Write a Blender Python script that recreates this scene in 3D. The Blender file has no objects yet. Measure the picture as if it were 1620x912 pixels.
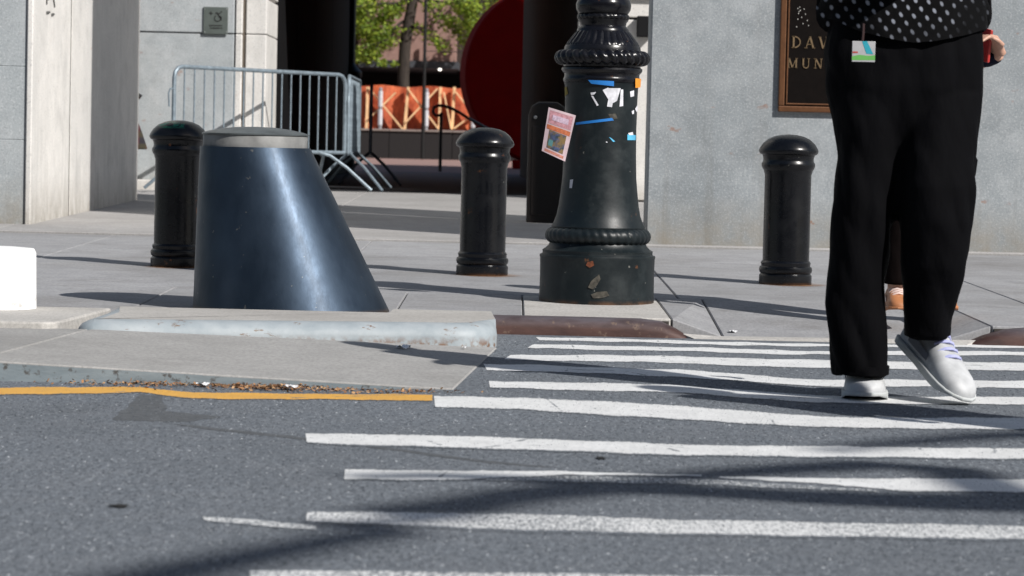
import bpy, bmesh, math, random
from mathutils import Vector, Matrix

# ------------------------------------------------------------------ camera, sky, sun, exposure
SC = bpy.context.scene
COL = SC.collection
R = math.radians
FPX, CX, CY = 4500.0, 810.0, 456.0
CAM_Z, PITCH, ROLL = 0.72, math.atan(224 / 4500.0), 0.023
cam_data = bpy.data.cameras.new("camera")
cam_data.lens = 100.0
cam_data.sensor_width = 36.0
cam_data.clip_end = 3000.0
cam_data.dof.use_dof = True
cam_data.dof.focus_distance = 11.0
cam_data.dof.aperture_fstop = 9.0
CAM = bpy.data.objects.new("camera", cam_data)
COL.objects.link(CAM)
CAM_M = (Matrix.Translation((0, 0, CAM_Z)) @ Matrix.Rotation(math.pi / 2 - PITCH, 4, 'X') @ Matrix.Rotation(ROLL, 4, 'Z'))
CAM.matrix_world = CAM_M
SC.camera = CAM

SUN_EL, SUN_AZ = R(38), R(132.5)          # azimuth clockwise from +Y
world = bpy.data.worlds.new("World")
SC.world = world
world.use_nodes = True
wn = world.node_tree
wn.nodes.clear()
sky = wn.nodes.new('ShaderNodeTexSky')
sky.sky_type = 'NISHITA'
sky.sun_disc = False
sky.sun_elevation = SUN_EL
sky.sun_rotation = SUN_AZ
bg = wn.nodes.new('ShaderNodeBackground')
bg.inputs['Strength'].default_value = 0.06
wo = wn.nodes.new('ShaderNodeOutputWorld')
wn.links.new(sky.outputs[0], bg.inputs[0])
wn.links.new(bg.outputs[0], wo.inputs[0])
sun_data = bpy.data.lights.new("sun", 'SUN')
sun_data.energy = 4.6
sun_data.angle = R(0.53)
sun_data.color = (1.0, 0.965, 0.92)
SUN = bpy.data.objects.new("sun", sun_data)
COL.objects.link(SUN)
SUND = Vector((-math.sin(SUN_AZ) * math.cos(SUN_EL), -math.cos(SUN_AZ) * math.cos(SUN_EL), -math.sin(SUN_EL)))
SUN.rotation_euler = SUND.to_track_quat('-Z', 'Y').to_euler()
SUN.location = (10, -10, 15)
SC.view_settings.view_transform = 'Standard'
SC.view_settings.look = 'None'
SC.view_settings.exposure = 0.24
SC.view_settings.gamma = 1.0
SC.render.engine = 'CYCLES'
SC.cycles.use_denoising = True
SC.cycles.max_bounces = 5
SC.cycles.diffuse_bounces = 3

# ------------------------------------------------------------------ surveying helpers (photo measurements to metres)
def ray(px, py):
    d = Vector(((px - CX) / FPX, -(py - CY) / FPX, -1.0))
    return (CAM_M.to_3x3() @ d)
def at(px, py, Y):
    d = ray(px, py)
    t = Y / d.y
    return Vector((0, 0, CAM_Z)) + d * t
def on(px, py, z=0.0):
    d = ray(px, py)
    t = (z - CAM_Z) / d.z
    return Vector((0, 0, CAM_Z)) + d * t
KERB_Y, WALL_Y = 10.87, 17.2
def gz(Y):
    if Y < KERB_Y: return 0.0
    if Y < WALL_Y: return 0.066 + 0.0105 * (Y - KERB_Y)
    if Y < 27.2: return 0.1325 + 0.0117 * (Y - WALL_Y)
    return 0.25
def onground(px, py):
    z = 0.1
    for _ in range(12):
        p = on(px, py, z)
        z = gz(p.y)
    return on(px, py, z)

# ------------------------------------------------------------------ mesh helpers
class MB:
    def __init__(s): s.v = []; s.f = []; s.mi = []
    def add(s, vs, fs, mi=0):
        b = len(s.v)
        s.v += [tuple(v) for v in vs]
        s.f += [tuple(i + b for i in f) for f in fs]
        s.mi += [mi] * len(fs)
        return s
    def box(s, x0, x1, y0, y1, z0, z1, M=None, mi=0):
        vs = [Vector(p) for p in ((x0,y0,z0),(x1,y0,z0),(x1,y1,z0),(x0,y1,z0),(x0,y0,z1),(x1,y0,z1),(x1,y1,z1),(x0,y1,z1))]
        if M is not None: vs = [M @ v for v in vs]
        return s.add(vs, [(0,3,2,1),(4,5,6,7),(0,1,5,4),(1,2,6,5),(2,3,7,6),(3,0,4,7)], mi)
    def prism(s, poly, z0, z1, mi=0):
        """poly: list of (x,y) ccw; z0,z1: number or list per vertex"""
        n = len(poly)
        a = z0 if isinstance(z0, (list, tuple)) else [z0] * n
        b = z1 if isinstance(z1, (list, tuple)) else [z1] * n
        vs = [(p[0], p[1], a[i]) for i, p in enumerate(poly)] + [(p[0], p[1], b[i]) for i, p in enumerate(poly)]
        fs = [tuple(range(n - 1, -1, -1)), tuple(range(n, 2 * n))] + [(i, (i + 1) % n, n + (i + 1) % n, n + i) for i in range(n)]
        return s.add(vs, fs, mi)
    def sheet(s, pts, mi=0):
        return s.add(pts, [tuple(range(len(pts)))], mi)
    def ribbon(s, a, b, mi=0):
        n = len(a)
        return s.add(list(a) + list(b), [(i, i + 1, n + i + 1, n + i) for i in range(n - 1)], mi)
    def lathe(s, prof, seg=48, c=(0, 0, 0), fn=None, cap=True, mi=0):
        vs = []; fs = []; n = len(prof)
        for i, (r, z) in enumerate(prof):
            for k in range(seg):
                a = 2 * math.pi * k / seg
                rr = r if fn is None else fn(r, z, a, i)
                vs.append((c[0] + rr * math.cos(a), c[1] + rr * math.sin(a), c[2] + z))
        for i in range(n - 1):
            for k in range(seg):
                k2 = (k + 1) % seg
                fs.append((i * seg + k, i * seg + k2, (i + 1) * seg + k2, (i + 1) * seg + k))
        if cap:
            if prof[0][0] > 1e-5: fs.append(tuple(range(seg - 1, -1, -1)))
            if prof[-1][0] > 1e-5: fs.append(tuple((n - 1) * seg + k for k in range(seg)))
        return s.add(vs, fs, mi)
    def tube(s, pts, rad, seg=10, mi=0):
        pts = [Vector(p) for p in pts]; n = len(pts)
        rs = rad if isinstance(rad, (list, tuple)) else [rad] * n
        vs = []; fs = []; up = None
        for i, p in enumerate(pts):
            t = (pts[min(i + 1, n - 1)] - pts[max(i - 1, 0)]).normalized()
            if up is None:
                up = Vector((0, 0, 1)) if abs(t.z) < .9 else Vector((1, 0, 0))
            u = (up - t * up.dot(t)).normalized(); w = t.cross(u); up = u
            for k in range(seg):
                a = 2 * math.pi * k / seg
                vs.append(p + (u * math.cos(a) + w * math.sin(a)) * rs[i])
        for i in range(n - 1):
            for k in range(seg):
                k2 = (k + 1) % seg
                fs.append((i * seg + k, i * seg + k2, (i + 1) * seg + k2, (i + 1) * seg + k))
        fs.append(tuple(range(seg - 1, -1, -1)))
        fs.append(tuple((n - 1) * seg + k for k in range(seg)))
        return s.add(vs, fs, mi)
    def loft(s, secs, seg=24, mi=0, power=2.0):
        """secs: (cx,cy,cz,rx,ry) horizontal ellipses"""
        vs = []; fs = []; n = len(secs)
        for (x, y, z, rx, ry) in secs:
            for k in range(seg):
                a = 2 * math.pi * k / seg
                c, d = math.cos(a), math.sin(a)
                e = 2.0 / power
                vs.append((x + rx * math.copysign(abs(c) ** e, c), y + ry * math.copysign(abs(d) ** e, d), z))
        for i in range(n - 1):
            for k in range(seg):
                k2 = (k + 1) % seg
                fs.append((i * seg + k, i * seg + k2, (i + 1) * seg + k2, (i + 1) * seg + k))
        fs.append(tuple(range(seg - 1, -1, -1)))
        fs.append(tuple((n - 1) * seg + k for k in range(seg)))
        return s.add(vs, fs, mi)
    def ball(s, c, r, seg=14, mi=0):
        rx, ry, rz = r if isinstance(r, (list, tuple)) else (r, r, r)
        secs = []
        for i in range(1, 10):
            a = math.pi * i / 10 - math.pi / 2
            secs.append((c[0], c[1], c[2] + rz * math.sin(a), rx * math.cos(a), ry * math.cos(a)))
        return s.loft(secs, seg, mi)
    def mesh(s, name, mats=(), smooth=False, bevel=0.0, bseg=2, angle=35):
        me = bpy.data.meshes.new(name)
        me.from_pydata(s.v, [], s.f)
        for m in mats: me.materials.append(m)
        if len(mats) > 1:
            me.polygons.foreach_set('material_index', s.mi)
        bm = bmesh.new(); bm.from_mesh(me)
        bmesh.ops.recalc_face_normals(bm, faces=bm.faces)
        if bevel > 0:
            ed = [e for e in bm.edges if len(e.link_faces) == 2 and e.calc_face_angle(0) > R(40)]
            bmesh.ops.bevel(bm, geom=ed, offset=bevel, segments=bseg, affect='EDGES', profile=.5, clamp_overlap=True)
        bm.to_mesh(me); bm.free()
        if smooth:
            me.polygons.foreach_set('use_smooth', [True] * len(me.polygons))
            try: me.set_sharp_from_angle(angle=R(angle))
            except Exception: pass
        me.update()
        return me
def mlist(m): return m if isinstance(m, (list, tuple)) else [m]
def obj(name, mb, mat, parent=None, smooth=False, bevel=0.0, bseg=2, loc=None, angle=35):
    me = mb if isinstance(mb, bpy.types.Mesh) else mb.mesh(name, mlist(mat), smooth, bevel, bseg, angle)
    o = bpy.data.objects.new(name, me)
    COL.objects.link(o)
    if parent is not None: o.parent = parent
    if loc is not None: o.location = loc
    return o
def tag(o, label, cat, group=None):
    o['label'] = label; o['category'] = cat
    if group: o['group'] = group
    return o
def struct(o): o['kind'] = 'structure'; return o
def thing(name, label, cat, loc=(0, 0, 0), rotz=0.0, group=None):
    o = bpy.data.objects.new(name, None)
    o.empty_display_size = .1
    COL.objects.link(o)
    o.location = loc; o.rotation_euler = (0, 0, rotz)
    return tag(o, label, cat, group)
def copy_thing(root, loc, rotz, label, group=None):
    r = root.copy(); COL.objects.link(r)
    r.location = loc; r.rotation_euler = (0, 0, rotz); r['label'] = label
    if group: r['group'] = group
    for ch in list(root.children):
        c = ch.copy(); COL.objects.link(c); c.parent = r
        for g in list(ch.children):
            d = g.copy(); COL.objects.link(d); d.parent = c
    return r
def remeshed(mb, name, mats, voxel=.012, smooth=4, holder=None):
    me = mb.mesh(name + '_raw', mlist(mats))
    o = bpy.data.objects.new(name + '_raw', me); COL.objects.link(o)
    m = o.modifiers.new('r', 'REMESH'); m.mode = 'VOXEL'; m.voxel_size = voxel
    if smooth:
        k = o.modifiers.new('s', 'SMOOTH'); k.iterations = smooth; k.factor = .5
    dg = bpy.context.evaluated_depsgraph_get()
    out = bpy.data.meshes.new_from_object(o.evaluated_get(dg), depsgraph=dg)
    out.name = name
    out.materials.clear()
    for mm in mlist(mats): out.materials.append(mm)
    out.polygons.foreach_set('use_smooth', [True] * len(out.polygons))
    bpy.data.objects.remove(o); bpy.data.meshes.remove(me)
    return out

# ------------------------------------------------------------------ material helpers
class NT:
    def __init__(s, name, coords='Object', scale=(1, 1, 1)):
        s.m = bpy.data.materials.new(name); s.m.use_nodes = True
        s.t = s.m.node_tree; s.n = s.t.nodes; s.l = s.t.links
        s.b = s.n['Principled BSDF']
        if coords == 'World':
            g = s.n.new('ShaderNodeNewGeometry'); s.co = g.outputs['Position']
        else:
            g = s.n.new('ShaderNodeTexCoord'); s.co = g.outputs[coords]
        if scale != (1, 1, 1): s.co = s.mapped(scale)
    def mapped(s, scale=(1, 1, 1), rot=(0, 0, 0), loc=(0, 0, 0), src=None):
        mp = s.n.new('ShaderNodeMapping')
        mp.inputs['Scale'].default_value = scale; mp.inputs['Rotation'].default_value = rot; mp.inputs['Location'].default_value = loc
        s.l.new(src or s.co, mp.inputs[0]); return mp.outputs[0]
    def noise(s, scale, detail=3, rough=.55, co=None, dist=0.0):
        n = s.n.new('ShaderNodeTexNoise')
        n.inputs['Scale'].default_value = scale; n.inputs['Detail'].default_value = detail
        n.inputs['Roughness'].default_value = rough; n.inputs['Distortion'].default_value = dist
        s.l.new(co or s.co, n.inputs['Vector']); return n.outputs['Fac']
    def voro(s, scale, feature='F1', co=None, out='Distance', rnd=1.0):
        n = s.n.new('ShaderNodeTexVoronoi'); n.feature = feature
        n.inputs['Scale'].default_value = scale; n.inputs['Randomness'].default_value = rnd
        s.l.new(co or s.co, n.inputs['Vector']); return n.outputs[out]
    def ramp(s, fac, a, b, ca=0.0, cb=1.0):
        n = s.n.new('ShaderNodeMapRange'); n.clamp = True
        n.inputs[1].default_value = a; n.inputs[2].default_value = b
        n.inputs[3].default_value = ca; n.inputs[4].default_value = cb
        s.l.new(fac, n.inputs[0]); return n.outputs[0]
    def mix(s, fac, a, b, mode='MIX'):
        n = s.n.new('ShaderNodeMix'); n.data_type = 'RGBA'; n.blend_type = mode
        for val, k in ((fac, 0), (a, 6), (b, 7)):
            if isinstance(val, bpy.types.NodeSocket): s.l.new(val, n.inputs[k])
            elif k == 0: n.inputs[0].default_value = val
            else: n.inputs[k].default_value = (val[0], val[1], val[2], 1)
        return n.outputs[2]
    def math(s, op, a, b=0.0, c=None):
        n = s.n.new('ShaderNodeMath'); n.operation = op
        for i, v in enumerate((a, b, c)):
            if v is None: continue
            if isinstance(v, bpy.types.NodeSocket): s.l.new(v, n.inputs[i])
            else: n.inputs[i].default_value = v
        return n.outputs[0]
    def sep(s, co=None):
        n = s.n.new('ShaderNodeSeparateXYZ'); s.l.new(co or s.co, n.inputs[0]); return n.outputs
    def attr(s, name):
        n = s.n.new('ShaderNodeAttribute'); n.attribute_type = 'OBJECT'; n.attribute_name = name; return n.outputs['Fac']
    def rand(s):
        return s.n.new('ShaderNodeObjectInfo').outputs['Random']
    def col(s, c):
        if isinstance(c, bpy.types.NodeSocket): s.l.new(c, s.b.inputs['Base Color'])
        else: s.b.inputs['Base Color'].default_value = (c[0], c[1], c[2], 1)
        return s
    def rough(s, v):
        if isinstance(v, bpy.types.NodeSocket): s.l.new(v, s.b.inputs['Roughness'])
        else: s.b.inputs['Roughness'].default_value = v
        return s
    def setv(s, **k):
        for a, v in k.items(): s.b.inputs[a.replace('_', ' ')].default_value = v
        return s
    def bump(s, h, strength=.3, dist=.01, prev=None):
        n = s.n.new('ShaderNodeBump'); n.inputs['Strength'].default_value = strength; n.inputs['Distance'].default_value = dist
        s.l.new(h, n.inputs['Height'])
        if prev is not None: s.l.new(prev, n.inputs['Normal'])
        s.l.new(n.outputs[0], s.b.inputs['Normal']); return n.outputs[0]

def plain(name, c, rough=.6, metal=0.0, var=.15, scale=12, **k):
    t = NT(name)
    n = t.noise(scale, 4)
    t.col(t.mix(t.ramp(n, .3, .7), [x * (1 - var) for x in c], [min(1, x * (1 + var)) for x in c])).rough(rough).setv(Metallic=metal, **k)
    return t.m

def asphalt_nodes(t):
    w = t.co
    big = t.noise(.55, 4, .6)
    mid = t.noise(6, 4, .6)
    fine = t.noise(80, 3, .75, co=t.mapped((1, .3, 1)))
    agg = t.voro(55, co=t.mapped((1, .35, 1)))
    base = t.mix(t.ramp(fine, .3, .72), (.054, .064, .077), (.195, .217, .244))
    base = t.mix(t.ramp(big, .4, .62, 0, .4), base, (.085, .095, .107))
    base = t.mix(t.ramp(mid, .45, .75, 0, .3), base, (.19, .20, .215))
    spk = t.ramp(agg, .07, .16, .75, 0)
    base = t.mix(spk, base, (.36, .37, .385))
    pit = t.ramp(t.noise(60, 2, .5), .34, .27, 0, .7)
    base = t.mix(pit, base, (.018, .02, .022))
    oil = t.ramp(t.noise(1.3, 3, .5, dist=.6), .66, .76, 0, .5)
    base = t.mix(oil, base, (.03, .032, .035))
    h = t.math('ADD', t.math('MULTIPLY', fine, .6), t.math('MULTIPLY', agg, .8))
    return base, h

t = NT('asphalt', 'World'); c, h = asphalt_nodes(t); t.col(c).rough(.82); t.bump(h, .55, .006); ASPHALT = t.m

def make_paint(name, colr, dirt):
    t = NT(name, 'World')
    a, h = asphalt_nodes(t)
    wear = t.attr('wear')
    uvn = t.n.new('ShaderNodeUVMap'); vv = t.sep(uvn.outputs[0])[1]
    edge = t.ramp(t.math('ABSOLUTE', t.math('SUBTRACT', vv, .5)), .34, .5, 0, .44)
    n1 = t.noise(150, 4, .8, co=t.mapped((1, .25, 1))); n2 = t.noise(3.2, 4, .6, co=t.mapped((1, .45, 1)))
    m = t.math('ADD', t.math('MULTIPLY', n1, .84), t.math('MULTIPLY', n2, .16))
    m = t.math('ADD', m, edge)
    thr = t.math('SUBTRACT', .95, t.math('MULTIPLY', wear, .62))
    k = t.math('MULTIPLY', t.math('SUBTRACT', m, thr), 9)
    k.node.use_clamp = True
    ck = t.voro(1.15, 'DISTANCE_TO_EDGE', co=t.mapped((1.5, .62, 1), src=t.co))
    jit = t.math('MULTIPLY', t.noise(22, 3, .7), .035)
    crack = t.ramp(t.math('SUBTRACT', ck, jit), -.0155, -.0125, .8, 0)
    gate = t.ramp(t.noise(5.5, 2, .5), .5, .58)
    crack = t.math('MULTIPLY', crack, gate)
    hole = t.math('MAXIMUM', k, crack)
    pc = t.mix(t.ramp(t.noise(7, 5, .65), .35, .75), colr, dirt)
    pc = t.mix(t.ramp(t.noise(160, 2, .6), .55, .8, 0, .25), pc, [x * .55 for x in dirt])
    t.col(t.mix(hole, pc, a)).rough(.66)
    t.bump(h, .35, .004)
    return t.m
PAINT_W = make_paint('white_road_paint', (.74, .745, .74), (.58, .585, .58))
PAINT_Y = make_paint('yellow_road_paint', (.70, .37, .055), (.56, .31, .07))

def make_concrete(name, c1, c2, stain=(.13, .12, .11), sp=.5, rnd=.12):
    t = NT(name, 'World')
    big = t.noise(.9, 5, .62); mid = t.noise(7, 5, .65); fine = t.noise(85, 4, .75, co=t.mapped((1, .4, 1)))
    c = t.mix(t.ramp(mid, .3, .7), c1, c2)
    c = t.mix(t.ramp(fine, .42, .7, 0, .6), c, [x * .55 for x in c1])
    c = t.mix(t.ramp(big, .46, .72, 0, .5), c, stain)
    c = t.mix(t.ramp(t.noise(2.6, 5, .75, co=t.mapped(loc=(4, 8, 1))), .55, .72, 0, .4), c, [x * .9 for x in stain])
    gum = t.ramp(t.voro(2.3, co=t.mapped((1, 1, 1), loc=(.3, .7, 0))), .018, .03, .75 * sp, 0)
    c = t.mix(gum, c, (.05, .048, .047))
    c = t.mix(t.math('MULTIPLY', t.rand(), rnd * 2), c, [x * .6 for x in c1])
    t.col(c).rough(.86)
    t.bump(t.math('ADD', mid, t.math('MULTIPLY', fine, .7)), .3, .004)
    return t.m
CONC = make_concrete('sidewalk_concrete', (.285, .287, .298), (.365, .366, .374))
CONC_PALE = make_concrete('pale_concrete', (.44, .425, .40), (.53, .51, .48), (.27, .25, .23), .3)
CONC_RAMP = make_concrete('smooth_apron_concrete', (.315, .31, .30), (.38, .372, .36), (.20, .195, .185), .3)
CONC_PASS = make_concrete('passage_paving', (.33, .32, .315), (.42, .41, .40), (.21, .2, .19), .2)
JOINT = plain('dark_joint_filler', (.045, .04, .035), .95, scale=60)

def make_stone(name, c1, c2, cool, rust=.5, streak=.5):
    t = NT(name, 'World')
    xyz = t.sep()
    big = t.noise(1.1, 5, .6); mid = t.noise(9, 5, .65); fine = t.noise(75, 3, .8)
    st = t.noise(3.0, 5, .65, co=t.mapped((3.2, 3.2, .22)))
    c = t.mix(t.ramp(mid, .3, .7), c1, c2)
    c = t.mix(t.ramp(big, .40, .66, 0, .75), c, cool)
    c = t.mix(t.ramp(t.noise(3.3, 5, .7, co=t.mapped(loc=(7, 3, 9))), .5, .7, 0, .35), c, [x * .6 for x in cool])
    c = t.mix(t.ramp(fine, .52, .7, 0, .5), c, (.62, .64, .65))
    c = t.mix(t.ramp(t.noise(70, 3, .8, co=t.mapped(loc=(3, 1, 2))), .53, .72, 0, .55), c, (.13, .14, .145))
    low = t.ramp(xyz[2], .15, .9, 1, .25)
    c = t.mix(t.math('MULTIPLY', t.ramp(st, .5, .72, 0, streak), low), c, (.15, .145, .13))
    c = t.mix(t.math('MULTIPLY', t.ramp(xyz[2], .13, .46, 1, 0), t.ramp(mid, .3, .65, .2, .8)), c, (.23, .20, .155))
    rs = t.math('MULTIPLY', t.ramp(t.noise(8, 3, .5, co=t.mapped((1, 1, 1.8), loc=(5, 2, 1))), .70, .73, 0, rust), t.ramp(mid, .45, .6))
    c = t.mix(rs, c, (.24, .085, .025))
    t.col(c).rough(.8)
    t.bump(t.math('ADD', mid, t.math('MULTIPLY', fine, .6)), .35, .006)
    return t.m
GRANITE = make_stone('grey_granite', (.265, .29, .305), (.375, .395, .408), (.20, .225, .24), .55, .75)
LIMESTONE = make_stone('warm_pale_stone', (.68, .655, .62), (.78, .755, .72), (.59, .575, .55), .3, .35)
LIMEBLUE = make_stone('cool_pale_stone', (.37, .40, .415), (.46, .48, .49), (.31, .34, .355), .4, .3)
DARK_SHADE = plain('dark_stone_with_shade', (.008, .008, .009), .7, scale=40)  # deep shade of passage and recess is put into this near-black colour
DARK_SHADE.node_tree.nodes['Principled BSDF'].inputs['Specular IOR Level'].default_value = .15

def make_black(name, rough=.24, rust=.35, base=(.003, .0035, .005), dust=.45, coat=0.0, dustc=(.014, .0145, .016)):
    t = NT(name)
    n = t.noise(9, 5, .65); f = t.noise(70, 3, .6)
    c = t.mix(t.ramp(n, .48, .78, 0, dust), base, dustc)
    z = t.sep()[2]
    c = t.mix(t.math('MULTIPLY', t.ramp(z, .0, .016, .8, 0), t.ramp(n, .4, .6)), c, (.13, .06, .025))
    r = t.math('MULTIPLY', t.ramp(t.noise(15, 4, .65, co=t.mapped(loc=(2, 7, 3))), .67, .71, 0, rust), t.ramp(f, .4, .6))
    c = t.mix(r, c, (.22, .085, .03))
    chip = t.ramp(t.noise(26, 3, .6, co=t.mapped(loc=(9, 1, 4))), .715, .73, 0, .55)
    c = t.mix(chip, c, (.22, .22, .2))
    t.col(c)
    t.rough(t.ramp(n, .3, .75, rough - .06, rough + .16)).setv(Coat_Weight=coat, Coat_Roughness=.2, Specular_IOR_Level=.36)
    t.bump(t.math('ADD', n, t.math('MULTIPLY', f, .4)), .12, .006)
    return t.m
BLACK = make_black('black_gloss_paint')
BLACK_LAMP = make_black('worn_lamp_paint', .40, .45, (.006, .010, .012), .95, dustc=(.022, .029, .031))
BLACK_RING = make_black('lamp_ring_paint', .22, .5, (.005, .005, .007), .4)
BLACK_FLAT = make_black('flat_black_metal', .55, .3, (.006, .006, .006), .2, 0)

# green paint splash for one bollard cap
t = NT('green_splashed_cap')
n = t.noise(26, 5, .8, co=t.mapped(loc=(.4, .2, 0)))
xyz = t.sep()
side = t.math('ADD', t.math('MULTIPLY', xyz[0], -6), t.math('MULTIPLY', xyz[1], -3.0))
m = t.math('MULTIPLY', t.ramp(n, .46, .52), t.ramp(t.math('ADD', side, t.math('MULTIPLY', n, .8)), .38, .62))
m = t.math('MULTIPLY', m, t.ramp(xyz[2], .672, .69))
t.col(t.mix(m, (.004, .0045, .0055), (.015, .17, .10))).rough(.24).setv(Specular_IOR_Level=.36)
t.bump(n, .1, .004); CAP_GREEN = t.m

# cone steel
t = NT('blue_black_steel')
n = t.noise(5, 5, .6, co=t.mapped((1, 1, .6))); f = t.noise(38, 4, .6)
c = t.mix(t.ramp(n, .35, .7), (.020, .032, .050), (.036, .054, .080))
c = t.mix(t.ramp(t.noise(31, 3, .6, co=t.mapped(loc=(4, 4, 4))), .70, .73, 0, .7), c, (.16, .16, .15))
z = t.sep()[2]
c = t.mix(t.math('MULTIPLY', t.ramp(z, 0, .018, 1, 0), t.ramp(f, .3, .6, .3, 1)), c, (.15, .10, .065))
sc = t.noise(16, 5, .75, co=t.mapped((1, 1, .35), rot=(.2, .3, 0)))
t.col(c).rough(t.ramp(sc, .35, .65, .40, .52)).setv(Metallic=.72, Coat_Weight=.06, Coat_Roughness=.3, Specular_IOR_Level=.3)
t.bump(t.math('ADD', t.math('MULTIPLY', sc, .5), t.math('MULTIPLY', f, .12)), .10, .006); CONE_STEEL = t.m
CAP_GREY = plain('galvanised_cap_band', (.20, .20, .195), .65, .2, .4, 9)
CAP_LID = plain('dull_grey_lid', (.10, .115, .12), .42, .4, .3, 14)

t = NT('rusty_steel_kerb', 'World')
n = t.noise(14, 5, .65, co=t.mapped((.5, 1, 1.5))); z = t.sep()[2]
c = t.mix(t.ramp(n, .3, .7), (.038, .019, .017), (.09, .043, .034))
c = t.mix(t.math('MULTIPLY', t.ramp(z, .03, .062), t.ramp(n, .35, .6, .35, .9)), c, (.11, .10, .115))
c = t.mix(t.ramp(t.noise(30, 3, .6), .62, .7, 0, .5), c, (.2, .14, .1))
t.col(c).rough(.6).setv(Metallic=.25); t.bump(n, .3, .006); KERB_RUST = t.m

t = NT('chipped_pale_blue_paint', 'World')
n = t.noise(10, 5, .65); n2 = t.noise(34, 4, .6); z = t.sep()[2]
c = t.mix(t.ramp(n, .3, .7), (.25, .29, .315), (.36, .395, .415))
ch = t.math('MAXIMUM', t.ramp(t.noise(7.5, 5, .75, co=t.mapped((.8, 1, 2.2), loc=(1, 4, 2))), .615, .65), t.math('MULTIPLY', t.ramp(z, .045, .012), t.ramp(n2, .42, .58)))
c = t.mix(ch, c, t.mix(t.ramp(n2, .35, .65), (.20, .17, .14), (.16, .085, .05)))
t.col(c).rough(.55); t.bump(n2, .2, .004); KERB_BLUE = t.m

t = NT('grimy_blue_grey_kerb_face', 'World')
n = t.noise(9, 5, .7, co=t.mapped((.5, 1, 1.6))); n2 = t.noise(30, 4, .65)
c = t.mix(t.ramp(n, .3, .7), (.15, .185, .205), (.24, .28, .30))
c = t.mix(t.ramp(n2, .56, .66, 0, .85), c, (.06, .05, .042))
t.col(c).rough(.75); t.bump(n, .4, .008); KERB_GRIME = t.m

t = NT('white_painted_concrete')
n = t.noise(13, 5, .7); z = t.sep()[2]
ch = t.math('MULTIPLY', t.ramp(z, .06, .01, 0, .8), t.ramp(n, .54, .6))
t.col(t.mix(ch, (.84, .84, .83), (.34, .32, .3))).rough(.7); t.bump(n, .15, .006); WHITE_CONC = t.m

GALV = plain('galvanised_barrier_steel', (.21, .26, .30), .5, .3, .25, 25)
GALV_SHADE = plain('shaded_barrier_steel', (.09, .10, .12), .5, .4, .25, 25)  # same barrier steel with the passage's shade put into its colour

# ================================================================== SETTING
rng = random.Random(7)
def interp(pts, x):
    if x <= pts[0][0]:
        (x0, y0), (x1, y1) = pts[0], pts[1]
    elif x >= pts[-1][0]:
        (x0, y0), (x1, y1) = pts[-2], pts[-1]
    else:
        for i in range(len(pts) - 1):
            if pts[i][0] <= x <= pts[i + 1][0]:
                (x0, y0), (x1, y1) = pts[i], pts[i + 1]; break
    return y0 + (y1 - y0) * (x - x0) / (x1 - x0)

g = struct(obj('ground', MB().sheet([(-700, -700, -.06), (700, -700, -.06), (700, 900, -.06), (-700, 900, -.06)]), JOINT))
road = struct(obj('road', MB().sheet([(-60, -40, 0), (60, -40, 0), (60, 11.0, 0), (-60, 11.0, 0)]), ASPHALT))

# crosswalk stripes: top edge / bottom edge as surveyed from the photo
STRIPES = [
    ([(846, 533.5), (1080, 538.5), (1250, 544), (1620, 546)], [(846, 538), (1080, 544), (1250, 548.5), (1620, 551)], .30),
    ([(832, 545), (1080, 549), (1250, 555), (1620, 556)], [(832, 551), (1080, 556), (1250, 561), (1620, 563)], .25),
    ([(795, 561), (1080, 563), (1240, 569), (1620, 574)], [(795, 569), (1080, 575), (1240, 582), (1620, 587)], .25),
    ([(763, 576), (830, 577), (1080, 585), (1280, 600), (1620, 602)], [(763, 586), (830, 587), (1080, 597), (1280, 611), (1620, 614)], .28),
    ([(772, 602), (1080, 609), (1290, 626), (1620, 628)], [(772, 614), (1080, 622), (1290, 638), (1620, 641)], .36),
    ([(676, 626), (825, 628), (1080, 641), (1300, 659), (1620, 661)], [(676, 644), (825, 649), (1080, 665), (1300, 677), (1620, 681)], .36),
    ([(474, 684), (540, 684), (825, 691), (1080, 702), (1620, 708)], [(474, 700), (540, 705), (825, 713), (1080, 722), (1620, 728)], .56),
    ([(478, 807), (825, 809), (1080, 819), (1620, 829)], [(478, 826), (825, 843), (1080, 848), (1620, 857)], .76),
    ([(385, 898), (600, 899), (1080, 906), (1620, 918)], [(385, 930), (600, 934), (1080, 942), (1620, 956)], .77),
]
def stripe(top, bot, wear, name='crosswalk_stripe', mat=PAINT_W, x1=1850, z=.0011, ragged=14):
    x0 = top[0][0]
    A = []; B = []
    ph = rng.random() * 50
    x = x0; i = 0
    while x <= x1:
        w = math.sin(x * .021 + ph) * .5 + math.sin(x * .057 + ph * 2) * .4 + (rng.random() - .5) * .7
        w2 = math.sin(x * .025 + ph * 3) * .5 + math.sin(x * .063 + ph) * .4 + (rng.random() - .5) * .7
        sh = ragged * rng.random() if x == x0 else 0
        A.append(on(x + sh, interp(top, x) + w, z)); B.append(on(x + (ragged * rng.random() if x == x0 else 0), interp(bot, x) + w2, z))
        x += 14
    o = obj(name, MB().ribbon(A, B), mat, road)
    uv = o.data.uv_layers.new(name='UVMap'); nA = len(A)
    for lp_ in o.data.loops: uv.data[lp_.index].uv = (o.data.vertices[lp_.vertex_index].co.x, 0.0 if lp_.vertex_index < nA else 1.0)
    o['wear'] = float(wear)
    return o
for tp, bt, w in STRIPES: stripe(tp, bt, w)
stripe([(536, 742), (700, 743), (930, 746.5), (1120, 752)], [(536, 760), (700, 760.5), (800, 757), (900, 751), (1120, 754)], .50, x1=1120)
stripe([(760, 750), (930, 751.5), (1150, 759), (1400, 776)], [(760, 761), (930, 764), (1150, 769), (1400, 780)], .86, x1=1400, z=.0008)
stripe([(1130, 754), (1300, 756), (1620, 757)], [(1130, 755), (1300, 766), (1440, 778), (1620, 780)], .36)
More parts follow.
